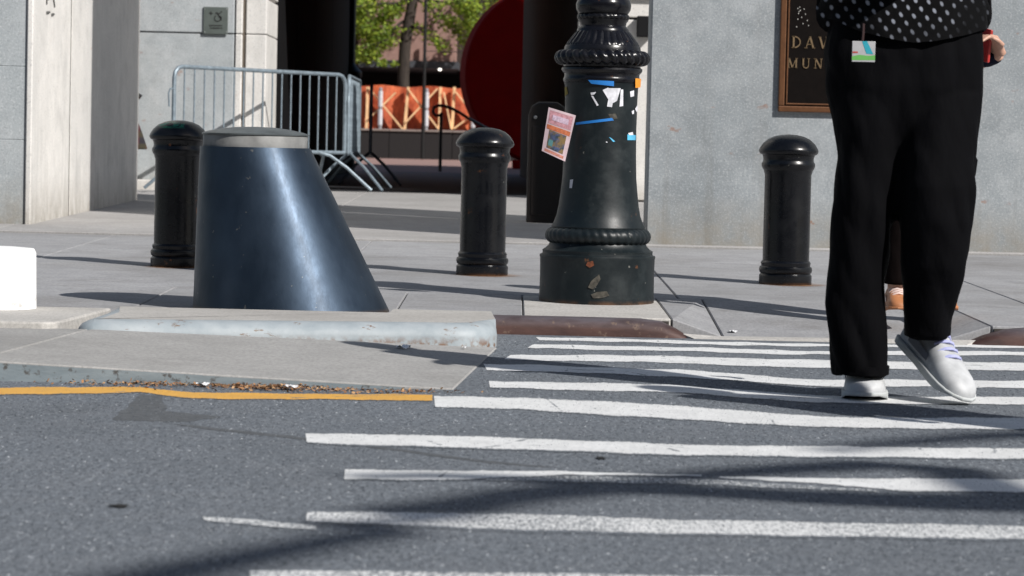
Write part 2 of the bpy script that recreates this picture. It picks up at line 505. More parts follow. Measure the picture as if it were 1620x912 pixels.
stripe([(318, 817), (400, 820), (506, 832)], [(318, 824), (400, 832), (506, 839)], .77, x1=508)
stripe([(-2200, 608), (0, 613.5), (220, 611.5), (300, 621), (690, 624.5)], [(-2200, 620), (0, 625.5), (220, 621), (300, 631), (690, 634)], .30, 'yellow_edge_line', PAINT_Y, 690, .0014, 4)

# thin darker patch and narrow darker streak lying on the road
t = NT('dark_road_patch', 'World'); n = t.noise(40, 4, .6)
t.col(t.mix(t.ramp(n, .3, .7), (.05, .055, .06), (.105, .112, .12))).rough(.75); t.bump(n, .3, .004); PATCH_DARK = t.m
def blob(pts, name='dark_patch', z=.0006, mat=PATCH_DARK, parent=road, jit=1.0):
    P = []
    for i in range(len(pts)):
        a, b = pts[i], pts[(i + 1) % len(pts)]
        for k in range(6):
            u = k / 6
            P.append(on(a[0] + (b[0] - a[0]) * u + rng.uniform(-4, 4) * jit, a[1] + (b[1] - a[1]) * u + rng.uniform(-1, 1) * jit, z))
    return obj(name, MB().sheet(P), mat, parent)
blob([(205, 640), (222, 624), (258, 626), (262, 650), (350, 660), (300, 668), (240, 667), (175, 664)])
blob([(250, 668), (330, 676), (460, 690), (600, 706), (760, 728), (900, 742), (760, 732), (600, 710), (460, 694), (330, 680)], 'dark_streak', jit=.6)
t = NT('crack_dark', 'World'); t.col((.008, .008, .008)).rough(.95); CRACKM = t.m
blob([(172, 800), (186, 797), (206, 799), (192, 803)], 'pothole_crack', z=.003, mat=CRACKM, jit=.5)
blob([(942, 722), (955, 723), (960, 726), (946, 726)], 'pothole_crack', z=.003, mat=CRACKM, jit=.3)

# loose and proud aggregate that gives the near asphalt its grain
import numpy as np
def grit(name, n, parent, region, mats, rmin, rmax, zbase, hk, seed):
    g_ = np.random.default_rng(seed)
    X, Y = region(g_, n)
    n = len(X)
    rad = rmin + (rmax - rmin) * g_.random(n) ** 2.2
    ang = g_.random((n, 1)) * 6.283 + np.array([[0, 1.57, 3.14, 4.71]]) + g_.normal(0, .25, (n, 4))
    rr = rad[:, None] * g_.uniform(.7, 1.2, (n, 4))
    V = np.zeros((n, 5, 3), np.float32)
    V[:, :4, 0] = X[:, None] + rr * np.cos(ang); V[:, :4, 1] = Y[:, None] + rr * np.sin(ang); V[:, :4, 2] = zbase
    V[:, 4, 0] = X + g_.normal(0, .25, n) * rad; V[:, 4, 1] = Y + g_.normal(0, .25, n) * rad; V[:, 4, 2] = zbase + rad * g_.uniform(hk * .6, hk, n)
    b = (np.arange(n) * 5)[:, None]
    F = np.concatenate([b + np.array([[i, (i + 1) % 4, 4]]) for i in range(4)], 1).reshape(-1)
    me = bpy.data.meshes.new(name)
    me.vertices.add(n * 5); me.vertices.foreach_set('co', V.reshape(-1))
    me.loops.add(n * 12); me.loops.foreach_set('vertex_index', F.astype(np.int32))
    me.polygons.add(n * 4); me.polygons.foreach_set('loop_start', np.arange(0, n * 12, 3, dtype=np.int32))
    for mm in mats: me.materials.append(mm)
    me.polygons.foreach_set('material_index', np.repeat(g_.choice(len(mats), n, p=[.50, .32, .155, .025][:len(mats)]), 4).astype(np.int32))
    me.update(); me.validate()
    o = obj(name, me, None, parent); o['kind'] = 'stuff'; return o
def grit_mat(name, c):
    t = NT(name, 'World'); n = t.noise(.7, 4, .6, dist=.4); k = t.noise(3.5, 3)
    cc = t.mix(t.ramp(n, .38, .64), c, [x * .75 for x in c])
    t.col(t.mix(t.ramp(k, .4, .7, 0, .35), cc, [min(1, x * 1.35) for x in c])).rough(.8); return t.m
STONES = [grit_mat('grit_mid', (.126, .141, .160)), grit_mat('grit_dark', (.055, .063, .073)), grit_mat('grit_pale', (.215, .235, .257)), grit_mat('grit_white', (.46, .48, .50))]
def road_region(g_, n):
    Y = 4.55 + 6.2 * g_.random(n) ** 1.25
    X = (g_.random(n) * 2 - 1) * (Y * .20 + .30)
    keep = ~((Y > 8.30) & (X < -.1)) & ~(Y > 10.84)
    return X[keep], Y[keep]
grit('road_aggregate', 250000, road, road_region, STONES, .0015, .0050, -.0004, .58, 5)

# ---------------------------------------------------------------- sidewalk
bed = MB()
bed.prism([(-14, 10.66), (-.46, 10.66), (-.46, 12.2), (-14, 12.2)], -.05, [gz(10.9) - .01] * 2 + [gz(12.2) - .01] * 2)
for xa, xb in ((-.459, .61), (1.87, 14)): bed.prism([(xa, 10.99), (xb, 10.99), (xb, 12.2), (xa, 12.2)], -.05, [gz(11) - .01] * 2 + [gz(12.2) - .01] * 2)
bed.prism([(.611, 10.99), (1.869, 10.99), (1.869, 12.2), (.611, 12.2)], -.05, [-.012] * 2 + [gz(12.2) - .012] * 2)
bed.prism([(-14, 12.201), (14, 12.201), (14, 17.13), (-14, 17.13)], -.05, [gz(12.2) - .01] * 2 + [gz(17.13) - .01] * 2)
walk = struct(obj('sidewalk', bed, JOINT))
GAP = .0028
def slab(parent, x0, x1, y0, y1, zf, mat, name='paving_slab', th=.05, bevel=.004):
    c = [(x0 + GAP, y0 + GAP), (x1 - GAP, y0 + GAP), (x1 - GAP, y1 - GAP), (x0 + GAP, y1 - GAP)]
    tops = [zf(*p) for p in ((x0, y0), (x1, y0), (x1, y1), (x0, y1))]
    return obj(name, MB().prism(c, [q - th for q in tops], tops), mat, parent, bevel=bevel, bseg=1)
zs = lambda x, y: gz(max(y, 10.9))
def zr(x, y):
    if y < 11.05 and .70 < x < 1.76: return .004
    return gz(max(y, 10.9))
cols0 = [-14, -11.5, -9, -7.4, -5.9, -4.4, -2.9, -1.45, -.45]
for a, b in zip(cols0, cols0[1:]): slab(walk, a, b, 10.68, 12.25, zs, CONC)
cols1 = [-.45, .045, .62, .82, 1.66, 1.86, 3.4, 4.9, 6.4, 9, 14]
for a, b in zip(cols1, cols1[1:]):
    slab(walk, a, b, 11.0, 12.25, zr, CONC_PALE if (a, b) == (.045, .62) else CONC)
cols2 = [-14, -10, -7.0, -5.45, -3.95, -2.4, -.85, .72, 2.25, 3.8, 5.4, 8, 14]
for (ya, yb) in ((12.25, 13.85), (13.85, 15.45), (15.45, 17.12)):
    for a, b in zip(cols2, cols2[1:]): slab(walk, a, b, ya, yb, zs, CONC)

# rusty steel-faced kerb in front of the lamp, dropping to the ramp
def kerb_run(pts, name, mat, parent, d=.115):
    """pts: (x, y_front, top_z) along the run; rounded nose profile"""
    prof = [(0, 0.0), (0, .55), (.008, .78), (.022, .93), (.045, 1.0), (d, 1.0)]
    m = MB(); n = len(prof)
    vs = []
    for (x, y, tz) in pts:
        for (dy, k) in prof: vs.append((x, y + dy, -.03 + (tz + .03) * (k if k else 0)))
    fs = []
    for i in range(len(pts) - 1):
        for j in range(n - 1):
            fs.append((i * n + j, (i + 1) * n + j, (i + 1) * n + j + 1, i * n + j + 1))
    fs.append(tuple(range(n))); fs.append(tuple((len(pts) - 1) * n + j for j in range(n)))
    m.add(vs, fs)
    return obj(name, m, mat, parent, smooth=True, angle=50)
kerb_run([(-.448, 10.88, .068), (.3, 10.88, .068), (.5, 10.88, .067), (.58, 10.88, .058), (.64, 10.88, .03), (.685, 10.885, .002)], 'kerb_stone', KERB_RUST, walk)
kerb_run([(1.76, 10.885, .002), (1.82, 10.88, .03), (1.90, 10.88, .056), (2.0, 10.88, .067), (6, 10.88, .068), (14, 10.88, .068)], 'kerb_stone', KERB_RUST, walk)
# concrete wash where the kerb ends meet the ramp
obj('ramp_lip', MB().prism([(.655, 10.93), (.70, 10.86), (1.745, 10.86), (1.79, 10.93), (1.66, 11.0), (.80, 11.0)], -.03, [.016, .002, .002, .016, .0045, .0045]), CONC_PALE, walk)

# apron (smooth concrete sloping down to the road) and its grimy kerb face
def za(x): return max(.004, min(.078, .004 + .054 * (-x - .17) / 1.33))
apron = struct(obj('driveway_apron', MB().prism([(-14, 8.39), (-1.5, 8.40), (-.4, 8.44), (-.25, 10.2), (-1.5, 9.9), (-14, 9.9)], -.05, -.008), JOINT))
fr = on(717, 615, .004); br = on(786, 549, .006)
jf = on(-40, 602, 0); jb = on(112, 528, .068)
for poly in ([(jf.x + .004, jf.y), (-.9, (jf.y + fr.y) / 2 - .005), (fr.x, fr.y), (br.x, br.y), (-.75, 10.0), (jb.x + .004, 9.80)],
             [(-14, 8.32), (jf.x - .004, jf.y), (jb.x - .004, 9.80), (-14, 9.75)]):
    obj('apron_slab', MB().prism(poly, -.05, [za(p[0]) for p in poly]), CONC_RAMP, apron, bevel=.004, bseg=1)
fa = [(-14, 8.32 - .004), (jf.x, jf.y - .004), (-.9, (jf.y + fr.y) / 2 - .009), (-.32, fr.y - .013)]
m = MB()
for (xa, ya), (xb, yb) in zip(fa, fa[1:]):
    m.prism([(xa, ya - .006), (xb, yb - .006), (xb, yb + .002), (xa, ya + .002)], -.03, [za(xa) - .006, za(xb) - .005, za(xb) - .005, za(xa) - .006])
obj('kerb_face', m, KERB_GRIME, apron)

# raised refuge: pale slab at the left and the blue-nosed slab under the leaning bollard
ref = struct(obj('refuge', MB().prism([(-14, 9.80), (-1.5, 9.84), (-.2, 10.12), (-.2, 10.655), (-14, 10.655)], -.05, .0), JOINT))
pl = [(-14, 9.74), (-1.61, 9.76), (-1.565, 9.80), (-1.50, 10.645), (-14, 10.645)]
obj('refuge_slab', MB().prism(pl, -.04, .080), CONC_PALE, ref, bevel=.008, bseg=2)
# nosed slab outline (ccw)
out = []
fl = (-1.51, 9.80); frr = (-.13, 10.06)
for k in range(7):
    a = R(180 + 90 * k / 6); out.append((fl[0] + .07 + .07 * math.cos(a), fl[1] + .08 + .08 * math.sin(a)))
for k in range(1, 9):
    u = k / 9; out.append((fl[0] + .07 + (frr[0] - .07 - fl[0] - .07) * u, fl[1] + (frr[1] - fl[1]) * u))
for k in range(9):
    a = R(-80 + 80 * k / 8); out.append((frr[0] - .10 + .18 * math.cos(a), frr[1] + .165 + .18 * math.sin(a)))
out += [(-.055, 10.4), (-.075, 10.872), (-.455, 10.872), (-.457, 10.645), (-1.47, 10.645), (-1.50, 10.3)]
n = len(out); cxm = sum(p[0] for p in out) / n; cym = 10.3
def inset(d): 
    res = []
    for i, p in enumerate(out):
        a, b = Vector(out[i - 1]), Vector(out[(i + 1) % n]); tt = (b - a).normalized()
        e = d * (.05 if p[1] > 10.3 else 1)
        res.append((p[0] - tt.y * e, p[1] + tt.x * e))
    return res
prof = [(0, -.04), (0, .040), (.006, .058), (.018, .072), (.038, .082), (.062, .0868), (.08, .0875)]
m = MB(); vs = []; fs = []
rings = [inset(d) for d, z in prof]
for (d, z), rg in zip(prof, rings): vs += [(p[0], p[1], z) for p in rg]
for j in range(len(prof) - 1):
    for i in range(n): fs.append((j * n + i, j * n + (i + 1) % n, (j + 1) * n + (i + 1) % n, (j + 1) * n + i))
m.add(vs, fs)
nose = obj('painted_nosing', m, KERB_BLUE, ref, smooth=True, angle=50)
obj('nosed_slab', MB().sheet([(p[0], p[1], .0876) for p in inset(.079)]), CONC_PALE, ref)

# ---------------------------------------------------------------- passage paving beyond the building line
pas = struct(obj('passage_floor', MB().prism([(-12, 17.52), (14, 17.52), (14, 27.2), (-12, 27.2)], -.05, [gz(17.52) - .012] * 2 + [.236] * 2), JOINT))
obj('edge_strip', MB().prism([(-12, 17.14), (14, 17.14), (14, 17.50), (-12, 17.50)], -.05, [gz(17.19) + .012] * 2 + [gz(17.5) + .012] * 2), CONC_PASS, pas, bevel=.004, bseg=1)
pc = [-12, -9, -7, -5, -3.2, -1.4, .5, 2.4, 4.3, 6.5, 9, 14]
for (ya, yb) in ((17.52, 19.4), (19.4, 21.3), (21.3, 23.2), (23.2, 25.2), (25.2, 27.2)):
    for a, b in zip(pc, pc[1:]): slab(pas, a, b, ya, yb, lambda x, y: gz(y) + .004, CONC_PASS)
t = NT('pink_brick_paving', 'World')
bt = t.n.new('ShaderNodeTexBrick'); t.l.new(t.co, bt.inputs['Vector']); bt.inputs['Scale'].default_value = 3
bt.inputs[1].default_value = (.30, .17, .15, 1); bt.inputs[2].default_value = (.36, .22, .19, 1); bt.inputs[3].default_value = (.2, .15, .13, 1)
t.col(t.mix(t.ramp(t.noise(.5, 4), .35, .7, 0, .5), bt.outputs[0], (.3, .22, .2))).rough(.85); BRICKPAVE = t.m
struct(obj('plaza_ground', MB().sheet([(-80, 27.2, .25), (80, 27.2, .25), (80, 200, .25), (-80, 200, .25)]), BRICKPAVE))
SHADE_FLOOR = plain('shade_dark_floor', (.018, .02, .024), .6, scale=6)  # passage floor darkened: its deep shadow is put into the base colour
struct(obj('arcade_floor', MB().sheet([(-2.9, 27.21, .254), (.75, 27.21, .254), (.75, 47.5, .254), (-2.9, 47.5, .254)]), SHADE_FLOOR))

# ---------------------------------------------------------------- building: piers and walls of dressed stone
def block(parent, x0, x1, y0, y1, z0, z1, mat, g=.003, bevel=.008, name='stone_block'):
    return obj(name, MB().box(x0 + g, x1 - g, y0, y1, z0 + g, z1 - g), mat, parent, bevel=bevel, bseg=1)
wall = thing('stone_wall', 'grey granite wall pier carrying the bronze framed plaque, behind the lamp post', 'wall', (2.0, 17.4, gz(17.2)))
def child_block(parent, *a, **k):
    o = block(parent, *a, **k); o.matrix_parent_inverse = Matrix.Translation(-parent.location); return o
for z0, z1 in ((.10, 2.55), (2.55, 4.6), (4.6, 6.8), (6.8, 9.0)):
    child_block(wall, .80, 3.2, 17.2, 17.6, z0, z1, GRANITE)
child_block(wall, .79, 3.21, 17.165, 17.61, .10, .152, CONC_PASS, name='plinth', bevel=.01)
p2 = thing('stone_pier', 'grey granite pier standing beyond the plaque wall, out to the right', 'pier', (4.42, 17.35, gz(17.2)))
for z0, z1 in ((.10, 2.55), (2.55, 4.6), (4.6, 6.8), (6.8, 9.0)): child_block(p2, 3.66, 4.9, 17.2, 17.5, z0, z1, GRANITE)
shade_pier = thing('stone_pier', 'added wide granite pier unseen at the far right, shading the passage floor', 'pier', (13, 17.35, gz(17.2)))  # added out-of-view pier, put here to shade the passage floor
for z0, z1 in ((.10, 2.55), (2.55, 4.6), (4.6, 6.8), (6.8, 9.0)): child_block(shade_pier, 10.3, 16.5, 17.2, 17.6, z0, z1, GRANITE)

lp = thing('stone_pier', 'big pale stone pier at the left with sunlit and shaded side', 'pier', (-4, 19, gz(18.3)))
LX = -3.10
zc = [.1] + [.47 * k + .22 for k in range(1, 20)]
for i in range(len(zc) - 1):
    off = .35 if i % 2 else 0
    xs = [-8.5, -6.2 - off, -4.6 - off, -3.62 + off * .2, LX - .045]
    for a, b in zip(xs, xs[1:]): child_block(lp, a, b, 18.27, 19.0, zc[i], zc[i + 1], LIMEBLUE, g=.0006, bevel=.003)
for z0, z1 in ((.1, 2.6), (2.6, 5.2), (5.2, 7.2), (7.2, 9.2)):
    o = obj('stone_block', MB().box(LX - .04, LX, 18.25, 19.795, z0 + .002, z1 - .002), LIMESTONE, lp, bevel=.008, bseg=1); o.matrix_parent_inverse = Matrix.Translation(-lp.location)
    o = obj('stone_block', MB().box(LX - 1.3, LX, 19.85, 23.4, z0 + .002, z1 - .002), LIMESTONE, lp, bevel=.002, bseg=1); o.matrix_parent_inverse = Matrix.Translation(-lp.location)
o = obj('core', MB().box(LX - 1.25, LX - .006, 19.796, 23.3, .1, 9.1), JOINT, lp); o.matrix_parent_inverse = Matrix.Translation(-lp.location)
# weathered scratched mark on the pier's sunlit side
MARK = plain('dark_scratch', (.10, .10, .095), .9)
m = MB()
def mk(y0, z0, y1, z1, w=.018):
    m.tube([(LX + .0005, y0, z0), (LX + .0005, y1, z1)], w * .5, 6)
for seg in ((18.75, 1.80, 18.86, 1.66), (18.78, 1.70, 18.98, 1.70), (18.98, 1.80, 19.02, 1.64), (18.72, 1.66, 18.74, 1.58), (19.0, 1.64, 19.06, 1.58), (18.74, 1.525, 18.86, 1.535), (18.94, 1.52, 19.04, 1.53), (18.8, 1.62, 18.95, 1.645)):
    mk(*seg)
o = obj('scratched_mark', m, MARK, lp); o.matrix_parent_inverse = Matrix.Translation(-lp.location)

iw = thing('inner_wall', 'pale sunlit stone wall with the small access sign, inside the archway', 'wall', (-3.6, 27, .25))
IY = 26.8
o = None
def ib(x0, x1, y0, y1, z0, z1, mat=LIMEBLUE, **k): return child_block(iw, x0, x1, y0, y1, z0, z1, mat, **k)
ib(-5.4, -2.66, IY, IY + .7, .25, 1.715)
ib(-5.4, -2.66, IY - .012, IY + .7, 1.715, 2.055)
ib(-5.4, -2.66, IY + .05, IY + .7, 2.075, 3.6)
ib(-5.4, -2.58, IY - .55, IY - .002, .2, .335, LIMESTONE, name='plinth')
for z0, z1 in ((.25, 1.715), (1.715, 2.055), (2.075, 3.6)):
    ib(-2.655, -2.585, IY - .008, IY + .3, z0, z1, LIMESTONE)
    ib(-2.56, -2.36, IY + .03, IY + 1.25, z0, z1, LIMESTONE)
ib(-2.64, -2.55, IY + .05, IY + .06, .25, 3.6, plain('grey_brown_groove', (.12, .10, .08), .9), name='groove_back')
# right-hand inner wall glimpsed behind the lamp post
rw = thing('inner_wall', 'sliver of pale stone wall glimpsed behind the lamp post neck', 'wall', (1.4, 26.4, .25))
for z0, z1 in ((.25, 1.90), (1.92, 2.1), (2.1, 3.6)):
    o = block(rw, .555, 2.4, 26.0 + (.06 if z0 == 1.92 else 0), 26.6, z0, z1, LIMESTONE); o.matrix_parent_inverse = Matrix.Translation(-rw.location)
o = obj('dark_fitting', MB().box(1.08, 1.22, 25.9, 26.0, 1.74, 1.93), DARK_SHADE, rw, bevel=.01); o.matrix_parent_inverse = Matrix.Translation(-rw.location)

# dark vaulted passage behind the archway
vp = thing('dark_passage', 'black shaded passage walls and ceiling beyond the archway', 'passage', (-1, 36, .25))
def vc(mb, name, mat=DARK_SHADE, **k):
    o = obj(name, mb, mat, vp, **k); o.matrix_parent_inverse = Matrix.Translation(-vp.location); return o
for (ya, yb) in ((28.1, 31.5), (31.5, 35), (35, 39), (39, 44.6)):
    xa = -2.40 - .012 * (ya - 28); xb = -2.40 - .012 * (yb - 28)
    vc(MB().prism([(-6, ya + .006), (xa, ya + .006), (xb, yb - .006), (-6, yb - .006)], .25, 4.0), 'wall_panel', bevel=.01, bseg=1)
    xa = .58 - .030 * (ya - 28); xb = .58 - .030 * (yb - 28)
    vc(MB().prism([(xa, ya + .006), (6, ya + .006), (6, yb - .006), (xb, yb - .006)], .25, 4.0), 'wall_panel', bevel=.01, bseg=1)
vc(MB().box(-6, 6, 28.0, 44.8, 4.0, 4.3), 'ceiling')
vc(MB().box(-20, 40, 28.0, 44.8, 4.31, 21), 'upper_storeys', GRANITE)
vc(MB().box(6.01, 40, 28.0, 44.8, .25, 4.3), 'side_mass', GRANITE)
# slim dark green column at the passage mouth
COLM = plain('dark_green_bronze', (.018, .028, .032), .4, .3)
cb = at(551, 120, 44.0)
col_ = thing('bronze_column', 'dark blue green bronze column at the end of the black passage', 'column', (cb.x, 44.0, .25))
obj('shaft', MB().lathe([(.10, .95), (.10, 3.75)], 20), COLM, col_, smooth=True)
obj('base', MB().lathe([(.13, 0), (.13, .9), (.19, 1.46), (.21, 1.49), (.21, 1.56), (.12, 1.66), (.1, 1.7)], 20), COLM, col_, smooth=True)

# ---------------------------------------------------------------- plaza beyond
PLW = plain('dark_brown_granite', (.007, .005, .005), .7, scale=20)
lw = thing('planter_wall', 'long low dark stone retaining wall across the plaza', 'wall', (-2, 90, .25))
for k in range(14):
    obj('coping_slab', MB().box(-14 + 2 * k + .006, -12 + 2 * k - .006, -.06, 1.5, .86, .93), plain('pale_coping', (.22, .18, .16), .8) if k == 0 else bpy.data.materials['pale_coping'], lw, bevel=.01, bseg=1)
    obj('wall_panel', MB().box(-14 + 2 * k + .006, -12 + 2 * k - .006, 0, 1.4, 0, .858), PLW, lw, bevel=.01, bseg=1)
deck = struct(obj('upper_terrace', MB().prism([(-40, 91.45), (40, 91.45), (40, 120), (-40, 120)], .2, 1.15), BRICKPAVE))

# orange construction hoarding with timber bracing
t = NT('orange_hoarding_mesh'); n = t.noise(2.8, 5, .7, co=t.mapped((1.5, 1, .6)))
t.col(t.mix(t.ramp(n, .35, .65), (.26, .035, .012), (.66, .16, .06))).rough(.5); t.bump(n, .5, .08); ORANGE = t.m
TIMBER = plain('raw_pine_timber', (.74, .47, .25), .7, var=.25, scale=3)
SILVER = plain('reflective_silver_sleeve', (.75, .76, .8), .3, .4)
FY = 91.0
hd = thing('hoarding', 'orange mesh construction hoarding braced with crossed pine timbers, across the plaza', 'hoarding', (-2.5, FY, 1.18))
def hchild(name, mb, mat, **k):
    o = obj(name, mb, mat, hd, **k); o.matrix_parent_inverse = Matrix.Translation(-hd.location); return o
a0 = at(560, 138, FY); a1 = at(800, 138, FY)
m = MB(); N = 60
A = []; B = []
for k in range(N + 1):
    u = k / N; x = -5.6 + 7 * u
    dy = .05 * math.sin(x * 3.1) + .03 * math.sin(x * 7.7)
    A.append((x, FY + .25 + dy, 2.56 + .03 * math.sin(x * 4))); B.append((x, FY + .25 + dy * .6, 1.18))
hchild('mesh_sheet', m.ribbon(A, B), ORANGE, smooth=True)
def timber(p, q, w=.10, d=.05, dy=0.0, name='timber_brace'):
    a = at(p[0], p[1], FY + dy); b = at(q[0], q[1], FY + dy)
    v = b - a; L = v.length
    rot = v.to_track_quat('Z', 'Y').to_matrix().to_4x4()
    M = Matrix.Translation(a) @ rot
    hchild(name, MB().box(-w / 2, w / 2, -d / 2, d / 2, 0, L, M), TIMBER, bevel=.006, bseg=1)
for x0, x1 in ((582, 580), (646, 640), (697, 695), (719, 715), (768, 765)): timber((x0, 138), (x1, 206), .24, .09, 0, 'timber_post')
for i, (p, q) in enumerate((((583, 139), (637, 205)), ((626, 147), (586, 186)), ((645, 141), (694, 205)), ((692, 141), (642, 194)), ((702, 146), (714, 205)), ((721, 146), (764, 200)), ((764, 170), (718, 204)))):
    timber(p, q, .24, .05, -.08 - .055 * (i % 2))
for x in (601, 674, 748):
    b = at(x, 206, FY - .35)
    o = thing('delineator_post', {601: 'silver sleeved post before the left end of the orange hoarding', 674: 'silver sleeved post before the middle of the orange hoarding', 748: 'silver sleeved post beside the red disc'}[x], 'post', (b.x, FY - .35, 1.18), group='silver posts before the hoarding')
    obj('post', MB().lathe([(.06, 0), (.06, 1.28), (.03, 1.32)], 14), plain('grey_post', (.3, .3, .32), .4, .3) if x == 601 else bpy.data.materials['grey_post'], o, smooth=True)
    for zz in (.12, .70):
        obj('reflective_sleeve', MB().lathe([(.075, zz), (.075, zz + .5)], 14), SILVER, o, smooth=True)
t_pole = at(671, 130, 88.0)
po = thing('lamp_pole', 'thin black pole rising in front of the brick building', 'pole', (t_pole.x, 88, .25))
obj('shaft', MB().lathe([(.06, 0), (.05, 3), (.04, 9)], 12), BLACK_FLAT, po, smooth=True)
obj('cross_bar', MB().tube([(0, 0, 3.35), (1.7, 0, 3.33)], .012, 6), BLACK_FLAT, po)

# brick building with a dark recessed ground floor
t = NT('pinkish_brown_brick', 'World')
bt = t.n.new('ShaderNodeTexBrick'); t.l.new(t.mapped((1, 1, 1), rot=(math.pi / 2, 0, 0)), bt.inputs['Vector']); bt.inputs['Scale'].default_value = 3.2
bt.inputs[1].default_value = (.28, .16, .13, 1); bt.inputs[2].default_value = (.34, .20, .165, 1); bt.inputs[3].default_value = (.25, .18, .155, 1)
t.col(t.mix(t.ramp(t.noise(.35, 4), .35, .7, 0, .5), bt.outputs[0], (.26, .16, .14))).rough(.9); BRICK = t.m
bb = thing('brick_building', 'pinkish brown brick building with dark recessed ground floor beyond the plaza', 'building', (-4, 97, 1.15))
def bc(name, mb, mat, **k):
    o = obj(name, mb, mat, bb, **k); o.matrix_parent_inverse = Matrix.Translation(-bb.location); return o
bz = at(640, 103, 96).z
for k in range(6):
    z0 = bz + .14 + 2.2 * k
    bc('brick_storey', MB().box(-22, at(721, 50, 96).x, 96, 104, z0 + .008, z0 + 2.19), BRICK)
bc('steel_lintel', MB().box(-22, at(726, 50, 96).x, 95.9, 104, bz - .1, bz + .14), plain('slate_blue_lintel', (.05, .055, .065), .6))
bc('recessed_wall', MB().box(-22, 12, 103, 104, 1.15, bz - .1), DARK_SHADE)
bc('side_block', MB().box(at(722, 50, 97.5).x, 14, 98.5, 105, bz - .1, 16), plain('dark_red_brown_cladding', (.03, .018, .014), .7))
for x in (560, 696):
    q = at(x, 107, 95.6)
    o = bc('ceiling_light', MB().ball((q.x, 95.6, bz - .14), (.06, .06, .04)), None)
    e = bpy.data.materials.get('lamp_glow')
    if e is None:
        tt = NT('lamp_glow'); tt.col((.9, .9, .9)).setv(Emission_Strength=2.5); tt.b.inputs['Emission Color'].default_value = (1, .95, .85, 1); e = tt.m
    o.data.materials.clear(); o.data.materials.append(e)

# plain red disc standing on edge (sculpture stand-in)
RED = plain('deep_red_painted_steel', (.27, .0025, .002), .7, var=.1, scale=3, Specular_IOR_Level=.1)
dc = at(866, 120, 60)
dk = thing('red_disc', 'huge deep red steel disc standing on edge in the plaza', 'sculpture', (dc.x, 60, .25))
Rd = 140 / 75.0
m = MB(); m.lathe([(Rd - .03, -.22), (Rd, -.19), (Rd, .19), (Rd - .03, .22)], 96)
M = Matrix.Translation((0, 0, dc.z - .25)) @ Matrix.Rotation(R(18), 4, 'Z') @ Matrix.Rotation(math.pi / 2, 4, 'X')
m.v = [tuple(M @ Vector(v)) for v in m.v]
obj('disc', m, RED, dk, smooth=True)
obj('base_plate', MB().box(-.7, .7, -.5, .5, 0, dc.z - .25 - Rd + .08), RED, dk, bevel=.02)

# curled handrail
HY = 50.0
RAIL = plain('brown_black_handrail', (.02, .012, .011), .4, .3)
hb = at(697, 212, HY)
hr = thing('handrail', 'dark handrail with curled end in front of the red disc', 'handrail', (hb.x, HY, .25))
pp = [(740, 187), (728, 179), (715, 172), (703, 168), (692, 167), (686, 171), (685, 178), (689, 183), (696, 183), (700, 179)]
pts = [at(x, y, HY) - hr.location for x, y in pp]
far = at(790, 214, HY + 1.5) - hr.location
obj('rail', MB().tube([far] + pts, .028, 8), RAIL, hr, smooth=True)
pz = at(698, 180, HY) - hr.location
obj('post', MB().tube([(pz.x, 0, 0), (pz.x, 0, pz.z)], .03, 8), RAIL, hr, smooth=True)
obj('post', MB().tube([(far.x, far.y, 0), far], .03, 8), RAIL, hr, smooth=True)

# ---------------------------------------------------------------- trees
t = NT('bark'); n = t.noise(7, 5, .7, co=t.mapped((3, 3, .5)))
t.col(t.mix(t.ramp(n, .3, .7), (.014, .010, .008), (.055, .042, .032))).rough(.9); t.bump(n, .6, .04); BARK = t.m
def leaf_mat(name, c1, c2):
    t = NT(name, 'World'); n = t.noise(2.5, 3)
    cc = t.mix(t.ramp(n, .3, .7), c1, c2)
    t.col(cc).rough(.6)
    tr = t.n.new('ShaderNodeBsdfTranslucent'); t.l.new(cc, tr.inputs[0])
    mx = t.n.new('ShaderNodeMixShader'); mx.inputs[0].default_value = .35
    t.l.new(t.b.outputs[0], mx.inputs[1]); t.l.new(tr.outputs[0], mx.inputs[2])
    t.l.new(mx.outputs[0], t.n['Material Output'].inputs[0])
    return t.m
LEAF1 = leaf_mat('spring_leaf', (.20, .29, .028), (.42, .50, .06))
LEAF2 = leaf_mat('fresh_leaf', (.12, .20, .022), (.22, .32, .04))
def leaves(m, c, rad, count, size, r):
    for _ in range(count):
        d = Vector((r.gauss(0, 1), r.gauss(0, 1), r.gauss(0, 1))).normalized() * (r.random() ** .45)
        p = Vector(c) + Vector((d.x * rad[0], d.y * rad[1], d.z * rad[2]))
        s = size * r.uniform(.6, 1.3)
        a = Vector((r.gauss(0, 1), r.gauss(0, 1), r.gauss(0, .5))).normalized()
        b = a.cross(Vector((r.gauss(0, 1), r.gauss(0, 1), r.gauss(0, 1)))).normalized()
        m.add([p - a * s * .6, p + b * s * .3, p + a * s * .6, p - b * s * .3], [(0, 1, 2, 3)], r.randint(0, 1))
def limb(m, a, b, r0, r1, r, n=7, wob=.08):
    a = Vector(a); b = Vector(b); L = (b - a).length
    pts = [a + (b - a) * (k / (n - 1)) + Vector((r.uniform(-1, 1), r.uniform(-1, 1), r.uniform(-.6, .6))) * L * wob * (0 if k in (0, n - 1) else 1) for k in range(n)]
    m.tube(pts, [r0 + (r1 - r0) * k / (n - 1) for k in range(n)], 8)
    return pts
TY = 93.3
r_ = random.Random(3)
tb = at(640, 206, TY)
tree = thing('plaza_tree', 'young tree with slim dark trunk and bright spring leaves over the plaza', 'tree', (tb.x, TY, .25))
m = MB()
tp = [at(x, y, TY) - tree.location for x, y in ((639, 250), (638, 180), (638, 120), (641, 70), (648, 30), (654, -5), (662, -60), (666, -140), (664, -230))]
m.tube(tp, [.22, .2, .19, .19, .18, .17, .15, .12, .06], 12)
tips = []
